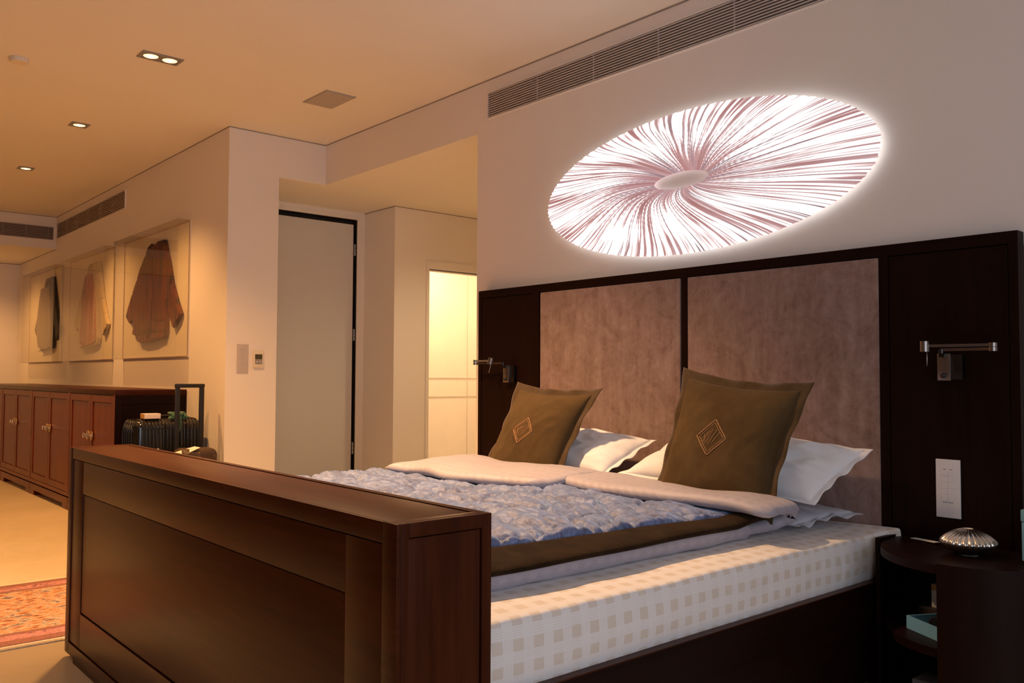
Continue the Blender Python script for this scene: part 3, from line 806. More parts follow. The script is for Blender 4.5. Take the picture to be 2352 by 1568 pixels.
# ------------------------------------------------------------------ duvets (folded back) and coverlet
def duvet(name, label, xl, xr, xfl, xfr, ytip, ztop, fold_y, side, lift=0.0):
    """profile from foot to head, then over and back towards the foot"""
    y0 = F2+.012; zb = .618
    L1 = fold_y-y0; R = (ztop-zb)/2; L2 = PI*R; L3 = None
    def P(u, v):
        # u along profile 0..1, v across
        X0 = xl+(xr-xl)*v
        tip = ytip(v); L3 = abs(fold_y-tip)
        tot = L1+L2+L3; s = u*tot
        if s < L1: y = y0+s; z = zb; k = 0
        elif s < L1+L2:
            a = (s-L1)/R; y = fold_y+R*math.sin(a); z = zb+R*(1-math.cos(a)); k = a/PI
        else: y = fold_y-(s-L1-L2); z = ztop; k = 1
        X1 = xfl+(xfr-xfl)*v
        x = X0*(1-k)+X1*k
        n1 = noise.noise(Vector((x*2.2, y*2.2, k*3+7+lift)))
        z += n1*.010*(0.5+k); x += .012*noise.noise(Vector((y*3, k*5, 1)))
        if k == 0:
            cz = max(0, min(1, (0.72-x)/.8)); z += .020*cz
        if k > .5:
            z += .018*max(0, min(1, (.6-x)/1.4))+.010*noise.noise(Vector((x*5, y*4, 3)))
            z += -.020*max(0, (x-.75)/.2)
        if s > L1+L2 and L3 > 0:
            q = (s-L1-L2)/L3
            # tip droops onto what lies below
            z -= .014*q**3*(1.0 if lift == 0 else .6)
            # rounded outer corner
        if side == 'r' and k > .5: x += .02*math.sin(3*y)
        return Vector((x, y, z))
    def T(u, v):
        x = xl+(xr-xl)*v
        return .032*(1+.18*noise.noise(Vector((x*6, u*14, 2)))) if u < .74 else .021*(1+.2*noise.noise(Vector((x*6, u*20, 4))))
    def J(u, v, p): return .005*noise.noise(Vector((p.x*9, p.y*9, p.z*30)))+.0035*ridge((p.x*1.2, p.y*2.2, 3), 5)
    bm = slab(P, T, 150, 64, .016, .045, J)
    o = obj(name, bm, 'duvet_stripe', smooth=True)
    return o
FY = -.535
d_l = duvet('duvet', '', -1.03, -.12, -1.03, -.04, lambda v: -1.05+.09*v+.03*math.sin(9*v)-(.12*max(0, .12-v)/.12 if 0 else 0)+.10*max(0, (v-.9)/.1)**2, .716, FY, 'l')
tag(d_l, 'lilac-white duvet on the left half of the bed, top edge folded back', 'duvet')
d_r = duvet('duvet', '', -.10, .81, -.22, .93, lambda v: -.765-.02*math.sin(5*v)+.22*max(0, (.12-v)/.12)**2+.03*max(0, (v-.95)/.05), .712, FY+.015, 'r', .004)
tag(d_r, 'lilac-white duvet on the right half of the bed, folded back near the checked cushion', 'duvet')
d_r['label'] = 'lilac-white duvet on the right half of the bed, folded back, hem toward the nightstand'

def coverlet():
    t = thing('coverlet', 'crinkled blue-grey velvet coverlet with a dark brown border across the bed', 'blanket', (0, -1.4, .66))
    y0, y1 = F2+.012, -.60
    def surf(x, y):
        z = .6605+.020*max(0, min(1, (0.72-x)/.8))+.010*noise.noise(Vector((x*2.2, y*2.2, 7)))*.5
        z -= .008
        yl = -1.08+.30*max(0, min(1, (x+.30)/.25))
        if y > yl:  # slides in under the folded duvets
            k = min(1, (y-yl)/.12); z = z*(1-k)+(.668+.010*max(0, min(1, (.6-x)/1.4)))*k
        return z
    def xin(y): # boundary between blue field and brown border
        return .630+.115*max(0, min(1, (y+1.85)/1.2))+.010*math.sin(7*y)
    def crink(x, y):
        p = Vector((x*4.2+.5*noise.noise(Vector((x*3, y*3, 1))), y*6.0+.5*noise.noise(Vector((x*3, y*3, 8))), 0))
        dists = noise.voronoi(p)[0]
        puff = math.sqrt(min(1.0, (dists[1]-dists[0])*1.6))
        q = Vector((x*1.6, y*1.0, 0))+Vector((noise.noise(Vector((x*4, y*4, 9))), noise.noise(Vector((x*4, y*4, 19))), 0))*.25
        d2 = noise.voronoi(Vector((x*8.5+.6*noise.noise(Vector((x*7, y*7, 4))), y*13+.6*noise.noise(Vector((x*7, y*7, 5))), 3)))[0]
        puff2 = math.sqrt(min(1.0, (d2[1]-d2[0])*1.8)); cre = max(0, 1-(dists[1]-dists[0])*9)
        rg = ridge((q.x*.55, q.y*1.3, 1.3), 8)*.6+ridge((q.x*.6, q.y*1.5, 7.7), 17)*.4
        return .020*puff+.010*puff2-.006*cre+.010*(rg*.5+.5)**2+.0016*fbm((x*.6, y*1.3, 3), 24, 2)
    def field(u, v):
        y = y0+(y1-y0)*u; xl = -1.045; x = xl+(xin(y)-xl)*v
        return Vector((x, y, surf(x, y)))
    def jf(u, v, p):
        yl = -1.10+.30*max(0, min(1, (p.x+.30)/.25)); k = 1.0 if p.y < yl else max(0.1, 1-(p.y-yl)/.14)
        return crink(p.x, p.y)*k*1.35
    bm = slab(field, lambda u, v: .008, 330, 340, .012, .008, jf)
    lab(obj('blue_field', bm, 'blue_velvet', t, smooth=True), 'crinkled blue-grey velvet field')
    def border(u, v):
        y = y0+(y1-y0)*u; xi = xin(y)-.012; xo = .832-.01*math.sin(5*y)+.012*noise.noise(Vector((y*3, 0, 4)))
        x = xi+(xo-xi)*v
        z = surf(x, y)+.007-.014*v**2.2
        return Vector((x, y, z))
    bm = slab(border, lambda u, v: .013, 160, 26, .01, .22, lambda u, v, p: .002*noise.noise(Vector((p.x*12, p.y*12, 0))))
    lab(obj('border', bm, 'brown_velvet', t, smooth=True), 'dark brown velvet border')
    return t
coverlet()

# ------------------------------------------------------------------ pillows and cushions
def pillow_surface(c, conc, curl=0.0):
    BL, BR, TR, TL = [Vector(p) for p in c]
    n_ = (BR-BL).cross(TL-BL).normalized()
    def S_(a, b2):  # a,b in -1..1
        aa = a*(1-conc*(1-b2*b2)); bb = b2*(1-conc*(1-a*a))
        u, v = (aa+1)/2, (bb+1)/2
        p = BL*(1-u)*(1-v)+BR*u*(1-v)+TR*u*v+TL*(1-u)*v
        return p+n_*curl*(a*a*b2*b2)
    return S_, n_
def pillow(name, label, mat, c, T, conc=.06, flange=.0, wr=.004, seed=0, cat='pillow', group=None, fl_mat=None, n=64, emblem=False, curl=0, wav=.012):
    S_, nn = pillow_surface(c, conc, curl)
    k = 1-flange
    def prof(a, b2):
        q = max(0, 1-abs(a)**2.6)*max(0, 1-abs(b2)**2.6)
        return q**.55
    def disp(a, b2):
        return wr*(ridge((a*1.3+seed, b2*1.1, seed), 2.2)*.6+ridge((a+seed, b2*.8+3, 2), 4.5)*.4+.5*noise.noise(Vector((a*3, b2*3, seed))))
    def front(a, b2): # point on the front skin for inner coords
        return S_(a*k, b2*k)+nn*(T*prof(a, b2)+disp(a, b2)*min(1, prof(a, b2)*1.5)+.003)
    bm = bmesh.new(); F, Bk = [], []
    for i in range(n+1):
        fr_, br_ = [], []
        for j in range(n+1):
            a, b2 = 2*i/n-1, 2*j/n-1
            base = S_(a*k, b2*k); pr = prof(a, b2)
            if i in (0, n) or j in (0, n):
                v_ = bm.verts.new(base+nn*.003); fr_.append(v_); br_.append(v_)
            else:
                fr_.append(bm.verts.new(front(a, b2))); br_.append(bm.verts.new(base-nn*(T*.75*pr)))
        F.append(fr_); Bk.append(br_)
    for i in range(n):
        for j in range(n):
            q = (F[i][j], F[i+1][j], F[i+1][j+1], F[i][j+1])
            bm.faces.new(q)
            q = (Bk[i][j], Bk[i+1][j], Bk[i+1][j+1], Bk[i][j+1])[::-1]
            if len(set(q)) == 4:
                try: bm.faces.new(q)
                except ValueError: pass
    if flange:
        t = thing(name, label, cat, (Vector(c[0])+Vector(c[1]))/2, group)
        obj('cover', bm, mat, t, smooth=True)
        bm = bmesh.new(); m_ = 40; R = 5
        per = []
        for s in range(4*m_):
            q = s % m_/m_*2-1
            ab = [(q, -1), (1, q), (-q, 1), (-1, -q)][s//m_]
            per.append(ab)
        for side in (1, -1):
            rows = []
            for r_ in range(R+1):
                kk = k*.985+(1-k*.985)*r_/R
                row = []
                for s, (a, b2) in enumerate(per):
                    cor = abs(a*b2)**3
                    wv = wav*math.sin(s*.55+seed)*(r_/R)**1.5*(1-cor)+.5*wav*math.sin(s*.23+2*seed)*(r_/R)
                    groove = .0016 if r_ in (2, 4) else 0
                    row.append(bm.verts.new(S_(a*kk, b2*kk)+nn*(wv+side*(.0028-groove)*(1 if r_ < R else .35))))
                rows.append(row)
            for r_ in range(R):
                for s in range(4*m_):
                    s2 = (s+1) % (4*m_); bm.faces.new((rows[r_][s], rows[r_][s2], rows[r_+1][s2], rows[r_+1][s]))
            if side == 1: outer = rows[-1]
            else:
                for s in range(4*m_):
                    s2 = (s+1) % (4*m_); bm.faces.new((outer[s], outer[s2], rows[-1][s2], rows[-1][s]))
        obj('flange', bm, fl_mat or mat, t, smooth=True)
        if emblem:
            bm = bmesh.new()
            def seg(p, q, rad=.0014, steps=10):
                tube(bm, [front(p[0]+(q[0]-p[0])*s/steps, p[1]+(q[1]-p[1])*s/steps)+nn*.0012 for s in range(steps+1)], rad, 6)
            cxa, cya = emblem
            def dm(h, w_):
                return [(cxa, cya+h), (cxa+w_, cya), (cxa, cya-h), (cxa-w_, cya)]
            for (h, w_, rd) in ((.31, .285, .0024), (.255, .235, .0014)):
                q = dm(h, w_)
                for i in range(4): seg(q[i], q[(i+1) % 4], rd)
            for dx_ in (-.10, -.04, .03, .09):
                hh = .255*(1-abs(dx_)/.235)*.8
                seg((cxa+dx_-.05, cya-hh*.8), (cxa+dx_+.05, cya+hh*.8), .0013)
            seg((cxa-.15, cya-.03), (cxa-.07, cya+.09), .0013); seg((cxa-.11, cya-.10), (cxa-.15, cya+.05), .0013)
            lab(obj('embroidered_emblem', bm, 'stitching', t, smooth=True), 'double-outlined diamond emblem stitched in copper thread')
        return t
    o = obj(name, bm, mat, smooth=True)
    return tag(o, label, cat, group)
WP = 'white bed pillows'
pillow('pillow', 'grey-shaded lower pillow flat on the mattress beside the nightstand', 'grey_linen', [(.05, -.48, .618), (.86, -.46, .616), (.93, -.10, .64), (.03, -.10, .64)], .040, .05, .05, .006, 3, group=WP, n=48)
pillow('pillow', 'lower grey-white pillow lying flat under the pillow at the left of the bed', 'grey_linen', [(-.93, -.48, .618), (-.09, -.48, .618), (-.06, -.10, .64), (-.95, -.10, .64)], .040, .05, .05, .006, 5, group=WP, n=48)
pillow('pillow', 'white pillow leaning on the headboard behind the right cushion, tip toward the nightstand', 'white_linen', [(-.03, -.46, .735), (.90, -.41, .700), (.998, -.15, .892), (.07, -.115, .885)], .085, .028, .055, .017, 1, group=WP, n=96, wav=.007)
pillow('pillow', 'white pillow leaning on the headboard behind the left cushion', 'white_linen', [(-.98, -.46, .72), (-.145, -.42, .712), (-.062, -.15, .868), (-.985, -.13, .87)], .08, .028, .055, .017, 8, group=WP, n=96, wav=.007)
pillow('cushion', 'square olive velvet cushion with diamond emblem, left one of the pair', 'olive_velvet', [(-.95, -.54, .62), (-.355, -.54, .63), (-.205, -.37, 1.115), (-.812, -.37, 1.140)], .085, .10, .125, .005, 2, 'cushion', 'olive velvet cushions', 'olive_flange', 72, (0.0, .0), wav=.007)
pillow('cushion', 'square olive velvet cushion with diamond emblem, right one of the pair, nearest the nightstand', 'olive_velvet', [(.215, -.56, .62), (.815, -.56, .63), (.885, -.37, 1.150), (.258, -.36, 1.212)], .090, .10, .125, .005, 4, 'cushion', 'olive velvet cushions', 'olive_flange', 72, (0.0, .0), wav=.007)

# ------------------------------------------------------------------ nightstand
ns = thing('nightstand', 'round-fronted dark wood nightstand with open shelves beside the bed', 'nightstand', (1.39, -.28, 0))
NCX, NCY, NA, NB = 1.395, -.13, .335, .385
def arc(a0, a1, k, da=0.0, n=40):
    return [(NCX+(NA+da)*math.cos(a0+(a1-a0)*i/n), NCY+(NB+da)*math.sin(a0+(a1-a0)*i/n)) for i in range(n+1)]
def dshape(da=0.0, x_lo=None):
    pts = [(NCX-NA-da, HY-.012)]+arc(PI, 2*PI, 0, da, 48)+[(NCX+NA+da, HY-.012)]
    return pts
bm = bmesh.new(); prism(bm, dshape(0), .543, .570); bmesh.ops.bevel(bm, geom=[e for e in bm.edges if abs(e.verts[0].co.z-.57) < 1e-4 and abs(e.verts[1].co.z-.57) < 1e-4], offset=.003, segments=2, affect='EDGES')
obj('top', bm, 'espresso_X', ns, smooth=True, auto=30)
for z in (.275, .035):
    bm = bmesh.new(); prism(bm, dshape(-.012), z, z+.028); obj('shelf', bm, 'espresso_X', ns, smooth=True, auto=30)
bm = bmesh.new(); box(bm, NCX-NA-.018, NCX-NA-.0005, -.235, HY-.010, 0, .578, .001); obj('side_panel', bm, 'espresso_Z', ns)
bm = bmesh.new(); box(bm, NCX-NA+.014, NCX+NA-.014, HY-.028, HY-.0125, .064, .542); obj('back_panel', bm, 'espresso_Z', ns)
# curved closed door on the right half, standing slightly proud
bm = bmesh.new(); q0 = arc(1.5*PI-.03, 2*PI+.22, 0, .010, 40); q1 = arc(1.5*PI-.03, 2*PI+.22, 0, -.010, 40)[::-1]
prism(bm, q0+q1, 0.0, .578); obj('curved_door', bm, 'espresso_Z', ns, smooth=True, auto=30)
# things on it
fl = bmesh.new(); R_, H_ = .089, .088
prof = [(0, 0), (.030, .0), (.034, .003), (.060, .014), (.082, .030), (.089, .042), (.084, .053), (.066, .068), (.042, .080), (.022, .0865), (.017, .088), (.014, .084), (0, .080)]
pp = []
for i in range(len(prof)-1):
    for s in range(4):
        t = s/4; p0 = prof[max(i-1, 0)]; p1 = prof[i]; p2 = prof[i+1]; p3 = prof[min(i+2, len(prof)-1)]
        f_ = lambda a, b2, c_, d_: .5*((2*b2)+(-a+c_)*t+(2*a-5*b2+4*c_-d_)*t*t+(-a+3*b2-3*c_+d_)*t**3)
        pp.append((max(0, f_(p0[0], p1[0], p2[0], p3[0])), f_(p0[1], p1[1], p2[1], p3[1])))
pp[0] = (0, 0); pp.append(prof[-1])
pp = [pp[0]]+[(max(r_, 1e-4), z) for r_, z in pp[1:-1]]+[pp[-1]]
lathe(fl, pp, 26*10, (0, 0, 0), .075, 26)
bw = obj('silver_bowl', fl, 'silver_fluted', smooth=True); bw.location = (1.378, -.255, .5705)
tag(bw, 'round fluted silver vessel on top of the nightstand', 'bowl')
bm = bmesh.new(); prism(bm, [(1.118, -.115), (1.225, -.16), (1.235, -.135), (1.125, -.090)], 0, .0015)
for v in bm.verts: v.co.z += .004*(v.co.x-1.118)/.1
o = obj('paper_slip', bm, 'paper'); tag(recenter(o), 'thin white paper slip beside the silver vessel on the nightstand', 'paper'); o.location.z = .5712
tb = thing('teal_box', 'upright teal box at the right end of the nightstand top', 'box', (1.60, -.21, .5785))
bx('body', 'teal_leather', tb, 1.548, 1.70, -.27, -.15, .5785, .704, bev=.004)
bx('lid', 'teal_leather', tb, 1.546, 1.702, -.272, -.148, .7045, .744, bev=.005)
tb.location.z = .5785
for ch in tb.children: ch.location = -tb.location
# tray with sunglasses on the shelf
tr_ = thing('tray', 'shallow pale blue open tray on the nightstand shelf', 'tray', (1.30, -.28, .3035))
ea = Vector((.152, -.085, 0)).normalized(); eb = Vector((-ea.y, ea.x, 0)); o0 = Vector((1.205, -.345, .3035))
def rb(bm, a0, a1, b0, b1, z0, z1):
    pts = [o0+ea*a0+eb*b0, o0+ea*a1+eb*b0, o0+ea*a1+eb*b1, o0+ea*a0+eb*b1]
    prism(bm, [(p.x, p.y) for p in pts], z0, z1)
bm = bmesh.new(); rb(bm, 0, .165, 0, .165, .3035, .3085); obj('tray_base', bm, 'pale_blue_leather', tr_)
for d_ in ((0, .165, 0, .006), (0, .165, .159, .165), (0, .006, .0062, .1588), (.159, .165, .0062, .1588)):
    bm = bmesh.new(); rb(bm, *d_, .3087, .347); obj('tray_side', bm, 'pale_blue_leather', tr_)
sg = thing('sunglasses', 'dark brown sunglasses lying in the pale blue tray', 'sunglasses', (1.30, -.30, .3087))
cc = o0+ea*.09+eb*.07
bm = bmesh.new()
for s in (-1, 1):
    ctr = cc+ea*.034*s
    lens = []
    for k in range(20):
        a = 2*PI*k/20; lens.append(ctr+ea*.027*math.cos(a)+Vector((0, 0, .024+.021*math.sin(a)))+eb*.004*math.sin(a))
    lens.append(lens[0]); tube(bm, lens, .0028, 8)
tube(bm, [cc-ea*.008+Vector((0, 0, .032)), cc+Vector((0, 0, .036)), cc+ea*.008+Vector((0, 0, .032))], .0025, 8)
obj('frame', bm, 'shell_brown', sg, smooth=True)
for s in (-1, 1):
    bm = bmesh.new(); ctr = cc+ea*.034*s
    lathe(bm, [(0, 0), (.014, .0012), (.026, .0)], 20)
    mtx = Matrix.Translation(ctr+Vector((0, 0, .024))) @ Matrix((( ea.x, 0, eb.x, 0), (ea.y, 0, eb.y, 0), (0, .8, 0, 0), (0, 0, 0, 1)))
    bmesh.ops.transform(bm, matrix=mtx, verts=bm.verts); obj('lens', bm, 'black_shell', sg, smooth=True)
    e_ = cc+ea*.061*s+Vector((0, 0, .036)); bm = bmesh.new()
    tube(bm, [e_, e_+eb*.05+Vector((0, 0, -.006)), e_+eb*.078+Vector((0, 0, -.024))], [.003, .0025, .003], 8); obj('temple_arm', bm, 'shell_brown', sg, smooth=True)
bk = bx('book', 'book_cover', None, 1.17, 1.33, -.175, -.095, .3035, .345, bev=.003); tag(recenter(bk), 'dark book lying at the back of the nightstand shelf', 'book')
wb = thing('small_box', 'small white and tan upright box at the back of the nightstand shelf', 'box', (1.27, -.13, .3455))
bx('box_body', 'paper', wb, 1.212, 1.258, -.16, -.11, .3455, .405); bx('box_band', 'tan_card', wb, 1.2585, 1.34, -.16, -.11, .3455, .405); bx('lid', 'tan_card', wb, 1.212, 1.34, -.16, -.11, .4055, .428)
gb = bx('grey_case', 'grey_cover', None, 1.20, 1.34, -.30, -.18, .0635, .12, bev=.004); tag(recenter(gb), 'grey case lying on the bottom shelf of the nightstand', 'case')

# ------------------------------------------------------------------ sideboard
sb = thing('sideboard', 'long reddish-brown sideboard with framed doors along the garment wall', 'sideboard', (-7.0, -1.07, 0))
SR, SY, ST = -4.317, -1.341, 1.053
units = [-9.72, -8.36, -6.986, -5.602, SR]
bm = bmesh.new(); box(bm, units[0], SR, SY, JY-.004, ST-.042, ST, .002); obj('top_board', bm, 'mahogany_X', sb, smooth=True, auto=40)
bm = bmesh.new(); box(bm, units[0]+.01, SR-.006, SY+.022, JY-.006, .115, ST-.0425); obj('carcass', bm, 'espresso_Z', sb)
for i in range(4):
    u0_, u1_ = units[i], units[i+1]
    # base with feet
    bm = bmesh.new(); box(bm, u0_+.006, u1_-.006, SY+.004, JY-.02, .046, .105, .001)
    for xa, xb in ((u0_+.006, u0_+.17), (u1_-.17, u1_-.006)): box(bm, xa, xb, SY+.004, SY+.06, 0, .0459)
    box(bm, u0_+.17, u1_-.17, SY+.05, SY+.06, 0.0, .0459)
    obj('base', bm, 'cabinet_X', sb)
    bm = bmesh.new(); box(bm, u0_, u1_-.004, SY-.0, SY+.0219, .118, .150, .001)
    box(bm, u0_, u0_+.028, SY-.0, SY+.0219, .1502, ST-.0425); box(bm, u1_-.032, u1_-.004, SY-.0, SY+.0219, .1502, ST-.0425)
    obj('face_frame', bm, 'cabinet_X', sb)
    mid = (u0_+u1_)/2-.004
    for s, (x0, x1) in enumerate(((u0_+.032, mid-.004), (mid+.004, u1_-.036))):
        bm = bmesh.new(); y0_ = SY+.002; fw = .055
        box(bm, x0, x0+fw, y0_, SY+.0219, .154, ST-.047, .001); box(bm, x1-fw, x1, y0_, SY+.0219, .154, ST-.047, .001)
        box(bm, x0+fw, x1-fw, y0_, SY+.0219, .154, .154+fw, .001); box(bm, x0+fw, x1-fw, y0_, SY+.0219, ST-.047-fw, ST-.047, .001)
        box(bm, x0+fw+.004, x1-fw-.004, y0_+.006, SY+.0219, .154+fw+.004, ST-.051-fw, .001)
        dr = obj('door', bm, 'cabinet_Z', sb)
        kx = x1-.045 if s == 0 else x0+.045; kz = .675
        bm = bmesh.new(); tube(bm, [(kx, SY+.002, kz), (kx, SY-.003, kz)], .040, 26); o = obj('escutcheon', bm, 'bronze', dr, smooth=True, auto=40)
        bm = bmesh.new(); tube(bm, [(kx, SY-.003, kz), (kx, SY-.022, kz)], .009, 12)
        tube(bm, [(kx, SY-.022, kz), (kx, SY-.026, kz), (kx, SY-.036, kz), (kx, SY-.040, kz)], [.014, .020, .020, .012], 18)
        obj('knob', bm, 'chrome', dr, smooth=True, auto=50)
bm = bmesh.new(); box(bm, SR-.0059, SR, SY+.002, SY+.05, .0, ST-.0425, .001); box(bm, SR-.0059, SR, JY-.05, JY-.006, .0, ST-.0425, .001)
box(bm, SR-.0059, SR, SY+.0505, JY-.0505, ST-.11, ST-.0425, .001); box(bm, SR-.0059, SR, SY+.0505, JY-.0505, .0, .16, .001)
obj('end_frame', bm, 'espresso_Z', sb)

# ------------------------------------------------------------------ garment display boxes
def garment_mesh(outline, y0, y1, seed=0, hollow=None):
    """solid garment form with thickness, from its outline"""
    import mathutils.geometry as mg
    pts = [Vector((x, z, 0)) for x, z in outline]
    bm = bmesh.new()
    fr_ = [bm.verts.new((p.x, y0, p.y)) for p in pts]; bk_ = [bm.verts.new((p.x, y1, p.y)) for p in pts]
    tri = mg.tessellate_polygon([pts])
    for a, b2, c_ in tri:
        bm.faces.new((fr_[a], fr_[b2], fr_[c_])); bm.faces.new((bk_[c_], bk_[b2], bk_[a]))
    n_ = len(pts)
    for i in range(n_): bm.faces.new((fr_[i], fr_[(i+1) % n_], bk_[(i+1) % n_], bk_[i]))
    bmesh.ops.bevel(bm, geom=[e for e in bm.edges if all(abs(v.co.y-y0) < 1e-5 for v in e.verts) and len(e.link_faces) == 2 and any(abs(f_.normal.y) < .5 for f_ in e.link_faces)], offset=.008, segments=2, affect='EDGES')
    return bm
YF = JY-.108
def display(x0, x1, label, glabel, gmat, outline, extra=None):
    t = thing('display_box', label, 'picture frame', ((x0+x1)/2, JY, 1.31), 'clear display boxes on the wall')
    z0, z1 = 1.31, 2.412
    bm = bmesh.new(); box(bm, x0, x1, JY-.008, JY-.0003, z0, z1); obj('backing_board', bm, 'backing_board', t)
    bm = bmesh.new(); box(bm, x0, x1, YF, YF+.005, z0, z1); lab(obj('front_pane', bm, 'acrylic', t), 'clear acrylic front')
    bm = bmesh.new()
    box(bm, x0, x0+.006, YF+.0052, JY-.0082, z0, z1); box(bm, x0+.0061, x1-.0061, YF+.0052, JY-.0082, z1-.006, z1); box(bm, x0+.0061, x1-.0061, YF+.0052, JY-.0082, z0, z0+.006)
    lab(obj('side_pane', bm, 'acrylic', t), 'clear acrylic sides')
    bm = bmesh.new(); box(bm, x1-.006, x1, YF+.0052, JY-.0082, z0, z1); obj('end_pane', bm, 'acrylic', t)
    bm = bmesh.new(); e = .008
    box(bm, x0+.001, x1-.001, JY-.012, JY-.0081, z1-e-.006, z1-.0062); box(bm, x0+.007, x1-.007, JY-.012, JY-.0081, z0+.0062, z0+.006+e)
    box(bm, x0+.0062, x0+.006+e, JY-.012, JY-.0081, z0+.015, z1-.015); box(bm, x1-.006-e, x1-.0062, JY-.012, JY-.0081, z0+.015, z1-.015)
    obj('edge_strip', bm, 'acrylic_edge', t)
    bm = garment_mesh(outline, JY-.045, JY-.0125); o = obj('garment', bm, gmat)
    tag(recenter(o), glabel, 'garment', 'mounted garments')
    if extra:
        for nm, mt_, ol, dy in extra:
            bm = garment_mesh(ol, JY-.052-dy, JY-.0452); q = obj(nm, bm, mt_); q.parent = o; q.location = -o.location
    return t
j3 = [(-5.20, 2.285), (-5.12, 2.31), (-5.05, 2.275), (-4.96, 2.31), (-4.80, 2.305), (-4.74, 2.19), (-4.68, 2.09), (-4.60, 1.92), (-4.48, 1.76), (-4.39, 1.66), (-4.47, 1.60), (-4.56, 1.555), (-4.64, 1.66), (-4.72, 1.80), (-4.715, 1.62), (-4.71, 1.53), (-4.75, 1.475), (-4.90, 1.465), (-5.10, 1.450), (-5.30, 1.452), (-5.42, 1.465), (-5.50, 1.52), (-5.58, 1.535), (-5.54, 1.60), (-5.56, 1.66), (-5.66, 1.635), (-5.77, 1.70), (-5.70, 1.78), (-5.60, 1.90), (-5.48, 2.02), (-5.37, 2.14), (-5.26, 2.22)]
display(-5.945, -4.295, 'clear acrylic wall box holding the dark brown robe, nearest the bed', 'dark brown antique robe mounted in the nearest clear wall box', 'garment_brown', j3,
        [('front_band', 'garment_brown', [(-5.12, 2.2), (-5.05, 2.2), (-5.02, 1.9), (-5.06, 1.6), (-5.10, 1.49), (-5.19, 1.49), (-5.14, 1.8)], 0.001)])
sh = lambda o, dx_, sc=1.0: [((x+5.12)*sc+dx_, z) for x, z in o]
j2 = sh(j3, -6.95, .86)
display(-7.835, -6.235, 'clear acrylic wall box holding the pale brocade robe, middle of the three', 'pale gold and red brocade robe mounted in the middle wall box', 'garment_cream', j2,
        [('brocade_front', 'garment_brocade', [(x*.5-6.95*.5-.02, z-.01) for x, z in j2 if True][0:0] or [(-7.10, 2.20), (-6.85, 2.20), (-6.74, 2.0), (-6.70, 1.7), (-6.66, 1.50), (-6.85, 1.468), (-7.10, 1.465), (-7.26, 1.49), (-7.22, 1.75), (-7.20, 2.0)], .001)])
j1 = sh(j3, -8.72, .86)
display(-9.72, -8.125, 'clear acrylic wall box holding the grey and black robe, farthest of the three', 'grey and black antique robe mounted in the farthest wall box', 'garment_black', j1,
        [('grey_front', 'garment_grey', [(-8.98, 2.2), (-8.60, 2.2), (-8.50, 2.0), (-8.46, 1.7), (-8.44, 1.50), (-8.62, 1.468), (-8.85, 1.465), (-9.04, 1.49), (-9.12, 1.6), (-9.17, 1.75), (-9.08, 2.0)], .001)])  # grey front is the pane's room reflection painted onto the black robe

# ------------------------------------------------------------------ suitcase and luggage
SXF = -3.86
sc_ = thing('suitcase', 'large glossy black ribbed hard-shell suitcase upright beside the sideboard', 'suitcase', (SXF-.15, -1.08, 0))
def ribbed(x0, x1, y0, y1, z0, z1, rad=.055):
    bm = bmesh.new(); box(bm, x0, x1, y0, y1, z0, z1)
    es = [e for e in bm.edges]
    bmesh.ops.bevel(bm, geom=es, offset=rad, segments=5, profile=.5, affect='EDGES'); return bm
obj('shell', ribbed(SXF-.30, SXF, -1.335, -.835, .05, .838), 'black_shell', sc_, smooth=True, auto=40)
for k in range(17):
    y = -1.285+.4*k/16
    bm = bmesh.new(); pts = [(SXF-.02, y, .10), (SXF+.004, y, .14), (SXF+.004, y, .76), (SXF-.004, y, .81), (SXF-.035, y, .838), (SXF-.10, y, .842), (SXF-.2, y, .842)]
    tube(bm, pts, .0065, 8); obj('rib', bm, 'black_shell', sc_, smooth=True)
for k in range(5):
    x = SXF-.26+.05*k
    bm = bmesh.new(); tube(bm, [(x, -1.338, .12), (x, -1.340, .16), (x, -1.340, .75), (x, -1.328, .81), (x, -1.30, .839)], .006, 8); obj('rib', bm, 'black_shell', sc_, smooth=True)
bm = bmesh.new(); tube(bm, [(SXF-.14, -1.20, .838), (SXF-.14, -1.19, .862), (SXF-.14, -1.00, .862), (SXF-.14, -.99, .838)], .010, 10); obj('carry_handle', bm, 'black_plastic', sc_, smooth=True)
bm = bmesh.new(); tube(bm, [(SXF-.03, -1.3425, .62), (SXF-.03, -1.352, .62)], .016, 14); obj('lock', bm, 'steel', sc_, smooth=True, auto=40)
for x in (SXF-.26, SXF-.05):
    for y in (-1.29, -.88):
        bm = bmesh.new(); tube(bm, [(x, y-.012, .025), (x, y+.012, .025)], .025, 16); obj('wheel', bm, 'rubber', sc_, smooth=True, auto=40)
b_ = thing('small_box', 'small pinkish-white box lying on top of the black suitcase', 'box', (SXF-.06, -1.24, .843))
bx('box_body', 'pink_card', b_, SXF-.105, SXF-.02, -1.265, -1.150, .8495, .886, bev=.002)
bx('box_end', 'tan_card', b_, SXF-.104, SXF-.021, -1.2675, -1.2652, .851, .884)
bm = bmesh.new()
def knot(pts, rad): tube(bm, pts, rad, 8)
hy0 = -1.02; hx = SXF-.14; sx0 = SXF+.014
for k in range(9):
    a = k*2.3; r_ = .028+.012*random.random()
    knot([(sx0-.05+.02*math.cos(a+t*1.1), hy0+.055*math.sin(a*.7+t*.9)*(t/6+.4), .868+r_*math.sin(t*.9+a)*.7) for t in range(7)], .007)
obj_g = obj('green_scarf', bm, 'green_silk', smooth=True)
tag(obj_g, 'dark green ribbon scarf knotted on top of the black suitcase', 'scarf')
bm = bmesh.new(); rr = []
for s in range(15):
    z = .866-.021*s; rr.append((z, hy0-.01+.012*math.sin(s*.6), sx0+.002+.003*math.sin(s)))
prev = None
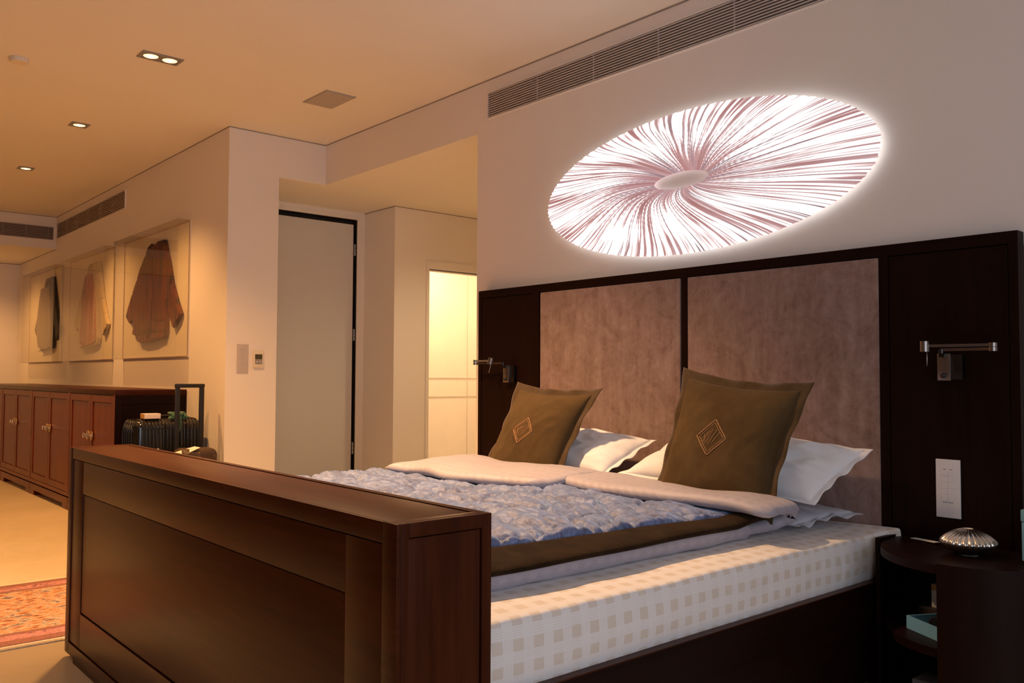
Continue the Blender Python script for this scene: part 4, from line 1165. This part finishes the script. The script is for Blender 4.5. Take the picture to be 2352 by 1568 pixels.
for z, y, x in rr:
    cur = [bm.verts.new((x+.0, y-.011*(1-.04*(.866-z)/.02), z)), bm.verts.new((x+.004, y, z)), bm.verts.new((x, y+.011*(1-.04*(.866-z)/.02), z)), bm.verts.new((x-.002, y, z))]
    if prev:
        for k in range(4): bm.faces.new((prev[k], prev[(k+1) % 4], cur[(k+1) % 4], cur[k]))
    prev = cur
q = obj('hanging_end', bm, 'green_silk', obj_g, smooth=True)
# trolley bag with raised handle in front of the suitcase
tbg = thing('trolley_bag', 'dark brown trolley bag with raised black handle in front of the black suitcase', 'bag', (-3.62, -.97, 0))
bm = bmesh.new(); box(bm, -3.72, -3.50, -1.13, -.86, .03, .645); bmesh.ops.bevel(bm, geom=bm.edges[:], offset=.05, segments=5, profile=.5, affect='EDGES')
obj('body', bm, 'bag_canvas', tbg, smooth=True, auto=40)
bm = bmesh.new()
pa, pb = -1.082, -.905
for y in (pa, pb): box(bm, -3.752, -3.728, y-.016, y+.016, .30, 1.075, .003)
obj('handle_post', bm, 'black_plastic', tbg, smooth=True, auto=40)
bm = bmesh.new(); box(bm, -3.756, -3.724, pa-.019, pb+.019, 1.0752, 1.104, .008); obj('handle_grip', bm, 'black_plastic', tbg, smooth=True, auto=40)
bm = bmesh.new(); box(bm, -3.752, -3.7205, pa-.02, pb+.02, .24, .2995); obj('handle_bracket', bm, 'black_plastic', tbg)
for y in (-1.12, -.89):
    bm = bmesh.new(); tube(bm, [(-3.7, y, .02), (-3.7, y+.02, .02)], .02, 14); obj('wheel', bm, 'rubber', tbg, smooth=True, auto=40)
# papers on a low stool-like stack hidden behind the footboard: a paper bag with sheets
pg = thing('paper_bag', 'open white paper bag with loose sheets beside the trolley bag', 'bag', (-3.52, -1.28, 0))
bm = bmesh.new()
for d_ in ((-3.62, -3.42, -1.36, -1.357), (-3.62, -3.42, -1.173, -1.17), (-3.62, -3.617, -1.3569, -1.1731), (-3.423, -3.42, -1.3569, -1.1731)): box(bm, d_[0], d_[1], d_[2], d_[3], 0, .56)
box(bm, -3.6169, -3.4231, -1.3569, -1.1731, 0, .003)
obj('bag_body', bm, 'paper', pg)
def sheet(corners):
    bm = bmesh.new(); c = [Vector(p) for p in corners]; n_ = (c[1]-c[0]).cross(c[3]-c[0]).normalized()*.0012
    a = [bm.verts.new(p+n_) for p in c]; b2 = [bm.verts.new(p-n_) for p in c]
    bm.faces.new(a); bm.faces.new(b2[::-1])
    for i in range(4): bm.faces.new((a[i], b2[i], b2[(i+1) % 4], a[(i+1) % 4]))
    return bm
obj('loose_sheet', sheet([(-3.55, -1.30, .50), (-3.55, -1.24, .50), (-3.55, -1.272, .660), (-3.55, -1.325, .645)]), 'paper', pg)
obj('loose_sheet', sheet([(-3.52, -1.22, .56), (-3.50, -1.00, .655), (-3.56, -1.02, .660), (-3.58, -1.24, .60)]), 'paper', pg)

# ------------------------------------------------------------------ rug
rg = thing('rug', 'worn orange and red patterned oriental rug on the floor left of the footboard', 'rug', (-2.24, -2.42, 0))
bm = bmesh.new(); box(bm, -2.24-.60, -2.24+.60, -3.62, -1.22, .0006, .010, .002)
o = obj('pile', bm, 'rug_pile', rg)
for v in o.data.vertices: v.co -= Vector((-2.24, -2.42, 0))
o.location = (0, 0, 0)
for a_, b_2 in ((-2.885, -2.8402), (-1.6398, -1.595)):
    bm = bmesh.new(); box(bm, a_, b_2, -3.62, -1.22, .0006, .006); obj('fringe', bm, 'fringe', rg)
rg.rotation_euler.z = math.radians(0)

# ------------------------------------------------------------------ lights of the place
def spot(name, x, y, z, watt, col=WARM, size=150, blend=.9, soft=.04):
    ld = bpy.data.lights.new(name, 'SPOT'); lo = bpy.data.objects.new(name, ld); COL.objects.link(lo)
    lo.location = (x, y, z); ld.energy = watt; ld.color = col; ld.spot_size = math.radians(size); ld.spot_blend = blend; ld.shadow_soft_size = soft
    return lo
# downlights of the alcove, the lobby, the lowered ceiling and the part of the room behind the camera
spot('alcove_light', -2.6, 1.3, ZS-.03, 60, (1, .70, .38))
ld = bpy.data.lights.new('lobby_light', 'AREA'); ld.size = .22; ld.energy = 42; ld.color = (1, .62, .30)
lo = bpy.data.objects.new('lobby_light', ld); COL.objects.link(lo); lo.location = (-4.17, 1.75, ZS-.03)
spot('far_light', -9.4, -1.6, ZB-.03, 95)
spot('far_light', -9.4, -3.6, ZB-.03, 95)
spot('room_light', -3.6, -3.9, ZC-.03, 120, size=120)
